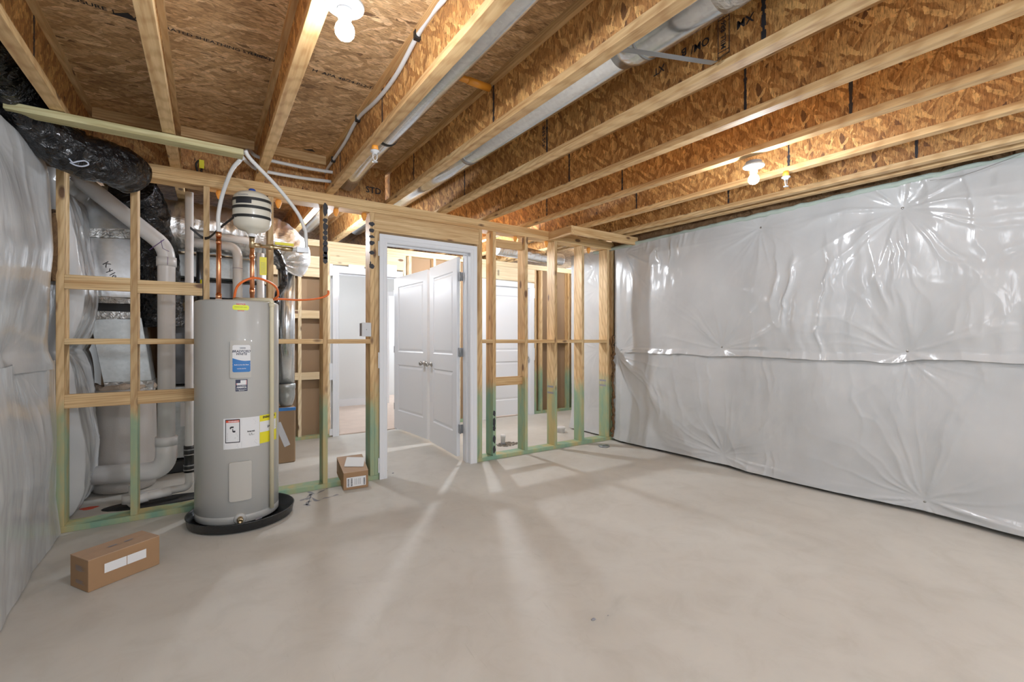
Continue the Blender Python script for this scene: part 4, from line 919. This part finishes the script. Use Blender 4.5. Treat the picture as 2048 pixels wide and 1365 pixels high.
p=onZ(1572,354,2.36); sprinkler((p[0],p[1],p[2]),'small white sprinkler head right of the far bare bulb','orp')
# ------------------------------------------------------------------ bulbs
def bulb_fix(x,y,z,label,g='glow'):
    o=root('bulb_holder',(x,y,z),label,'light'); c_=(x,y,z)
    MB().lathe([(.0,0),(.060,0),(.064,-.004),(.062,-.012),(.045,-.017),(.030,-.020),(.0,-.020)],c_,(0,0,1),36).build('base_plate','plate',o)
    MB().lathe([(.0,-.02),(.027,-.02),(.024,-.026),(.022,-.050),(.019,-.053),(.0,-.053)],c_,(0,0,1),28).build('socket','plate',o)
    prof=[(r_,h_*.93) for r_,h_ in [(.014,-.053),(.016,-.063),(.022,-.072),(.029,-.084),(.032,-.098),(.030,-.112),(.022,-.124),(.010,-.130),(.0,-.131)]]
    MB().lathe(prof,c_,(0,0,1),28).build('light_bulb',g,o)
    MB().lathe([(.0,.022),(.046,.022),(.048,.018),(.048,.0),(.0,.0)],c_,(0,0,1),24).build('junction_box','grey',o)
bulb_fix(.388,1.60,2.368,'near bare glowing bulb in a white ceiling holder, at the top of the view')
bulb_fix(2.90,1.55,2.345,'far bare glowing bulb in a white ceiling holder, toward the right wall')
bulb_fix(2.84,5.06,2.405,'bare glowing bulb in a white holder in the back room behind the partition','glow_back')
# ------------------------------------------------------------------ boxes and small things
def carton(name,A,B,C_,D,h,label,parts):
    """A near corner, B right corner, C far, D left (ground), height h"""
    o=root(name,((A[0]+C_[0])/2,(A[1]+C_[1])/2,0),label,'box'); A,B,C_,D=[Vector((p[0],p[1],p[2]+.001 if len(p)>2 else .001)) for p in (A,B,C_,D)]; U=Vector((0,0,h))
    mb=MB(); mb.add([A,B,C_,D,A+U,B+U,C_+U,D+U],[(0,1,5,4),(1,2,6,5),(2,3,7,6),(3,0,4,7),(0,3,2,1)]); mb.build('carton_body','card',o,bevel=.003)
    e=.001; cc=(A+C_)/2; g=lambda p,s:cc+(p-cc)*s
    m1=(A+D)/2; m2=(B+C_)/2; up=U+Vector((0,0,.0015))
    for P,Q,S,T in ((A,B,m2,m1),(D,C_,m2,m1)):
        off=(P-S); off=(P-T)*.006
        mb=MB(); tt=Vector((0,0,.003)); vs=[P+U,Q+U,S+off+U,T+off+U]; mb.add(vs+[v+tt for v in vs],[(0,3,2,1),(4,5,6,7),(0,1,5,4),(1,2,6,5),(2,3,7,6),(3,0,4,7)]); mb.build('flap','card2',o)
    return o,A,B,C_,D,U
A=onZ(176.3,1187.7); B=onZ(319.3,1129.7); Dp=onZ(134,1169.5)
A=Vector((A[0],A[1],0)); B=Vector((B[0],B[1],0)); u=(B-A).normalized(); n_=Vector((-u.y,u.x,0)); w_=.165; L_=(B-A).length
D_=A+n_*w_; C_=B+n_*w_
o,A,B,C2,D2,U=carton('cardboard_box',A,B,C_,D_,.153,'long closed cardboard box with two white labels on the floor before the water heater',[])
def onface(A,u,out,a0,a1,z0,z1,off=.002):
    A=Vector(A)+out*off; return [A+u*a0+Vector((0,0,z0)),A+u*a1+Vector((0,0,z0)),A+u*a1+Vector((0,0,z1)),A+u*a0+Vector((0,0,z1))]
out=-n_
for a0,a1 in ((.205,.505),(.515,.79)): MB().poly(onface(A,u,out,L_*a0,L_*a1,.153*.43,.153*.73)).build('paper_label','wht2',o)
MB().poly(onface(A,u,out,L_*.19,L_*.81,.153*.40,.153*.76,.0012)).build('label_backing','card',o)
MB().poly(onface(D2,-n_,-u,.035,.14,.153*.53,.153*.78,.0)) 
mb=MB(); rr=random.Random(8)
for zz in [.60+.03*k for k in range(6)]+[.20+.03*k for k in range(4)]:
    mb.poly(onface(D2,-n_,-u,.055,.055+.05+.03*rr.random(),.153*zz,.153*zz+.0018,.002))
mb.build('printed_text','grey',o)
o2=.5
mb=MB(); cc=(A+C2)/2+U+Vector((0,0,.0062)); 
for dx in (-.02,.05): mb.poly([cc+u*(dx-.018)+n_*-.01,cc+u*(dx+.022)+n_*-.006,cc+u*(dx+.018)+n_*.006,cc+u*(dx-.02)+n_*.004])
mb.build('tape_mark','grey',o)
A=onZ(687,983); B=onZ(736.5,975.2); A=Vector((A[0],A[1],0)); B=Vector((B[0],B[1],0)); u=(B-A).normalized(); n_=Vector((-u.y,u.x,0)); 

Dt=onZ(673.4,916.6,.184); Ct=onZ(724,909.8,.184); D_=Vector((Dt[0],Dt[1],.045)); C_=Vector((Ct[0],Ct[1],.045))
o,A,B,C2,D2,U=carton('cardboard_box',A,B,C_,D_,.139,'squarish cardboard box with a barcode label, beside the partition left of the doorway',[])
L_=(B-A).length; out=-n_
lb_=MB().poly(onface(A,u,out,L_*.12,L_*.90,.139*.16,.139*.72)).build('shipping_label','wht2',o)
mb=MB(); rr=random.Random(3)
for a in (.16,.29,.80):
    zz=.20
    while zz<.62: hgt=.01+.03*rr.random(); mb.poly(onface(A,u,out,L_*a,L_*(a+.065),.139*zz,.139*(zz+hgt),.003)); zz+=hgt+.015
for a in (.45,.52,.6,.66): mb.poly(onface(A,u,out,L_*a,L_*(a+.012),.139*.25,.139*.62,.003))
mb.build('barcode','ink',lb_)
MB().poly(onface(D2,-n_,-u,.03,.20,.03,.11)).build('side_label','card2',o)

kk=.045/(Dt[1]-A[1]); vs=[]
for px,py in ((688.5,934.5),(727,934.5),(730,917),(693.5,916.5)):
    v=ray(px,py); z0_=.1455+.001; t=(z0_-kk*A[1]-H)/(v[2]-kk*v[1]); vs.append(Vector(CAM+v*t))
mb=MB(); mb.add(vs+[v+Vector((0,0,.006)) for v in vs],[(0,3,2,1),(4,5,6,7),(0,1,5,4),(1,2,6,5),(2,3,7,6),(3,0,4,7)])
th(mb,'white_tile','wht2','thin white square cover plate lying on the squarish cardboard box','plate')
# switch box
o=root('electrical_box',(1.16,3.96,1.27),'small white square electrical box on the stud left of the front doorway','electrical box')
a=onY(723.5,646,3.94); b=onY(742,674,3.94); MB().bbox(a[0],b[0],3.935,3.945,b[2],a[2],.002).build('cover','plate',o); MB().box(a[0]+.004,1.178,3.945,4.02,b[2]+.004,a[2]-.004).build('back_box','grey',o)
MB().lathe([(.0,0),(.004,0),(.004,.002),(.0,.0025)],((a[0]+b[0])/2,3.935,(a[2]+b[2])/2),(0,-1,0),10).build('screw','nick',o)
# floor items
p=onZ(1208,894); o=root('drain_cleanout',(p[0],p[1],0),'flat round grey drain cleanout in the floor near the right corner','cap')
MB().lathe([(.0,.001),(.062,.001),(.066,.006),(.062,.014),(.050,.016),(.0,.014)],(p[0],p[1],0)).build('rim','steel',o); MB().lathe([(.0,.0165),(.028,.0165),(.028,.019),(.0,.020)],(p[0],p[1],0),seg=4).build('square_lug','grey',o)
p=onZ(1006,891); o=root('pipe_stub',(p[0],p[1],0),'short capped white pipe stub rising from the gravel patch behind the partition','pipe'); MB().lathe([(.0,.0),(.026,.0),(.026,.09),(.031,.09),(.031,.115),(.026,.12),(.0,.12)],(p[0],p[1],0)).build('pipe','pvc',o); MB().lathe([(.0269,.01),(.0275,.01),(.0275,.03),(.0269,.03)],(p[0],p[1],0)).build('label_band','grey',o)
p=onZ(1122,866); o=root('pipe_stub',(p[0],p[1],0),'wide low white capped pipe in the floor behind the partition','pipe'); MB().lathe([(.0,.0),(.05,.0),(.05,.05),(.058,.05),(.058,.075),(.05,.08),(.0,.08)],(p[0],p[1],0)).build('pipe','pvc',o)
p=onZ(1020,892); rr=random.Random(5); mb=MB()
for k in range(160):
    a=rr.random()*6.28; r_=math.sqrt(rr.random()); x_,y_=p[0]+math.cos(a)*r_*.14+.0,p[1]+.06+math.sin(a)*r_*.09; s_=.005+rr.random()*.009
    mb.lathe([(.0,-s_*.5),(s_,0),(s_*.6,s_*.6),(0,s_*.8)],(x_,y_,.004),(rr.uniform(-.3,.3),rr.uniform(-.3,.3),1),6,False)
o=mb.build('gravel_patch','dirt'); tag(o,'small scatter of brown gravel on the floor behind the first studs right of the doorway','gravel',kind='stuff')
def stone(px,py,s_,label):
    p=onZ(px,py); rr=random.Random(int(px)); mb=MB(); L=[];
    for k in range(3):
        for j in range(7): a=6.28*j/7; r_=s_*(1.,.9,.4)[k]*(.8+.4*rr.random()); L.append((p[0]+math.cos(a)*r_*1.3,p[1]+math.sin(a)*r_*.8,.001+k*s_*.35))
    fs=[(k*7+j,k*7+(j+1)%7,(k+1)*7+(j+1)%7,(k+1)*7+j) for k in range(2) for j in range(7)]+[tuple(range(14,21)),tuple(range(6,-1,-1))]
    mb.add(L,fs); th(mb,'pebble','grey',label,'pebble')
stone(1187,1241,.009,'small dark grey chip on the open floor, right of centre'); stone(1216,1233,.003,'tiny dark crumb beside the larger grey chip on the floor'); stone(1506,951,.008,'small dark pebble by the foot of the right insulation')
stone(786,948,.008,'small brown pebble just inside the front doorway'); stone(774,943,.006,'small dark crumb beside the door casing foot')
# dark marker writing on the slab by the pan
mb=MB()
for px_s in [[(600,1003),(612,998),(622,990),(616,1008),(606,1012)],[(616,985),(630,989),(645,983),(655,978)],[(612,1001),(622,996),(634,1003),(648,998),(662,995),(676,990)],[(622,1003),(612,1008),(618,1013)]]:
    P=bez([onZ(px,py) for px,py in px_s],6); L=[];fs=[]
    for i,pp in enumerate(P):
        t=(P[min(i+1,len(P)-1)]-P[max(0,i-1)]).normalized(); n_=Vector((-t.y,t.x,0)); w_=.008+.006*math.sin(i*.7); L+=[(pp.x+n_.x*w_,pp.y+n_.y*w_,.0012),(pp.x-n_.x*w_,pp.y-n_.y*w_,.0012)]
        if i: fs.append((2*i-2,2*i,2*i+1,2*i-1))
    mb.add(L,fs)
th(mb,'floor_marking','grey','dark grey marker scrawl on the concrete beside the drain pan','marking')
mb=MB(); p=onZ(178,1018); mb.poly([(p[0]+math.cos(a)*.05*(1+.3*math.sin(3*a)),p[1]+math.sin(a)*.04,.0012) for a in [k*.45 for k in range(14)]]); th(mb,'floor_marking','red','faint red paint spot on the concrete under the leftmost studs','marking')
# wall nailer behind partition left: cable loop over plate
o=MB().tube(bez([at(395,345,4.0),at(392,330,4.0),at(398,322,3.99),at(405,330,4.0),at(402,344,4.0)],6),.006,8); th(o,'coiled_cable','black','small coil of black cable above the partition left of the white tubes','cable')
o=MB().box(.0-.05,.0-.02,3.975,3.979,2.47,2.53); th(o,'cable_tag','yel','small yellow tag on the black cable coil above the partition','tag')

# ------------------------------------------------------------------ lights, world, camera
def point(loc,e,r=.06,c=(.93,.98,1.06)):
    l=bpy.data.lights.new('unseen_point','POINT'); l.energy=e; l.shadow_soft_size=r; l.color=c; o=bpy.data.objects.new('unseen_light',l); COL.objects.link(o); o.location=loc
point((1.6,-1.6,2.15),48); point((3.3,-1.2,2.15),34); point((.2,-.9,1.95),34,.12)  # fill lights added behind the camera, not known ceiling fixtures
point((1.6,7.4,2.2),26,.1); point((4.3,7.4,2.2),40,.1); point((4.2,9.4,2.2),80,.1); point((5.1,5.4,2.3),16); point((1.0,4.95,2.28),30,.05)  # unseen lights in hall and back room; last one added to brighten open doors
W=bpy.data.worlds.new('world'); SC.world=W; W.use_nodes=True; bg=W.node_tree.nodes['Background']; bg.inputs[0].default_value=(.90,.96,1.05,1); bg.inputs[1].default_value=.95
cam=bpy.data.cameras.new('camera'); co=bpy.data.objects.new('camera',cam); COL.objects.link(co); SC.camera=co
cam.sensor_width=36; cam.lens=F/2048*36; cam.clip_start=.02; cam.clip_end=60
co.location=(0,0,H); co.rotation_euler=(math.pi/2,0,-YAW)
cy=SC.cycles; cy.use_adaptive_sampling=True; cy.adaptive_threshold=.045; cy.max_bounces=8; cy.diffuse_bounces=3; cy.glossy_bounces=3; cy.transmission_bounces=2; cy.transparent_max_bounces=4; cy.use_denoising=True; cy.use_light_tree=False; cy.caustics_reflective=False; cy.caustics_refractive=False; cy.sample_clamp_indirect=6
SC.view_settings.view_transform='Standard'; SC.view_settings.look='None'; SC.view_settings.exposure=0.52; SC.view_settings.gamma=1.12
for o in COL.objects:
    if '_o' in o: del o['_o']
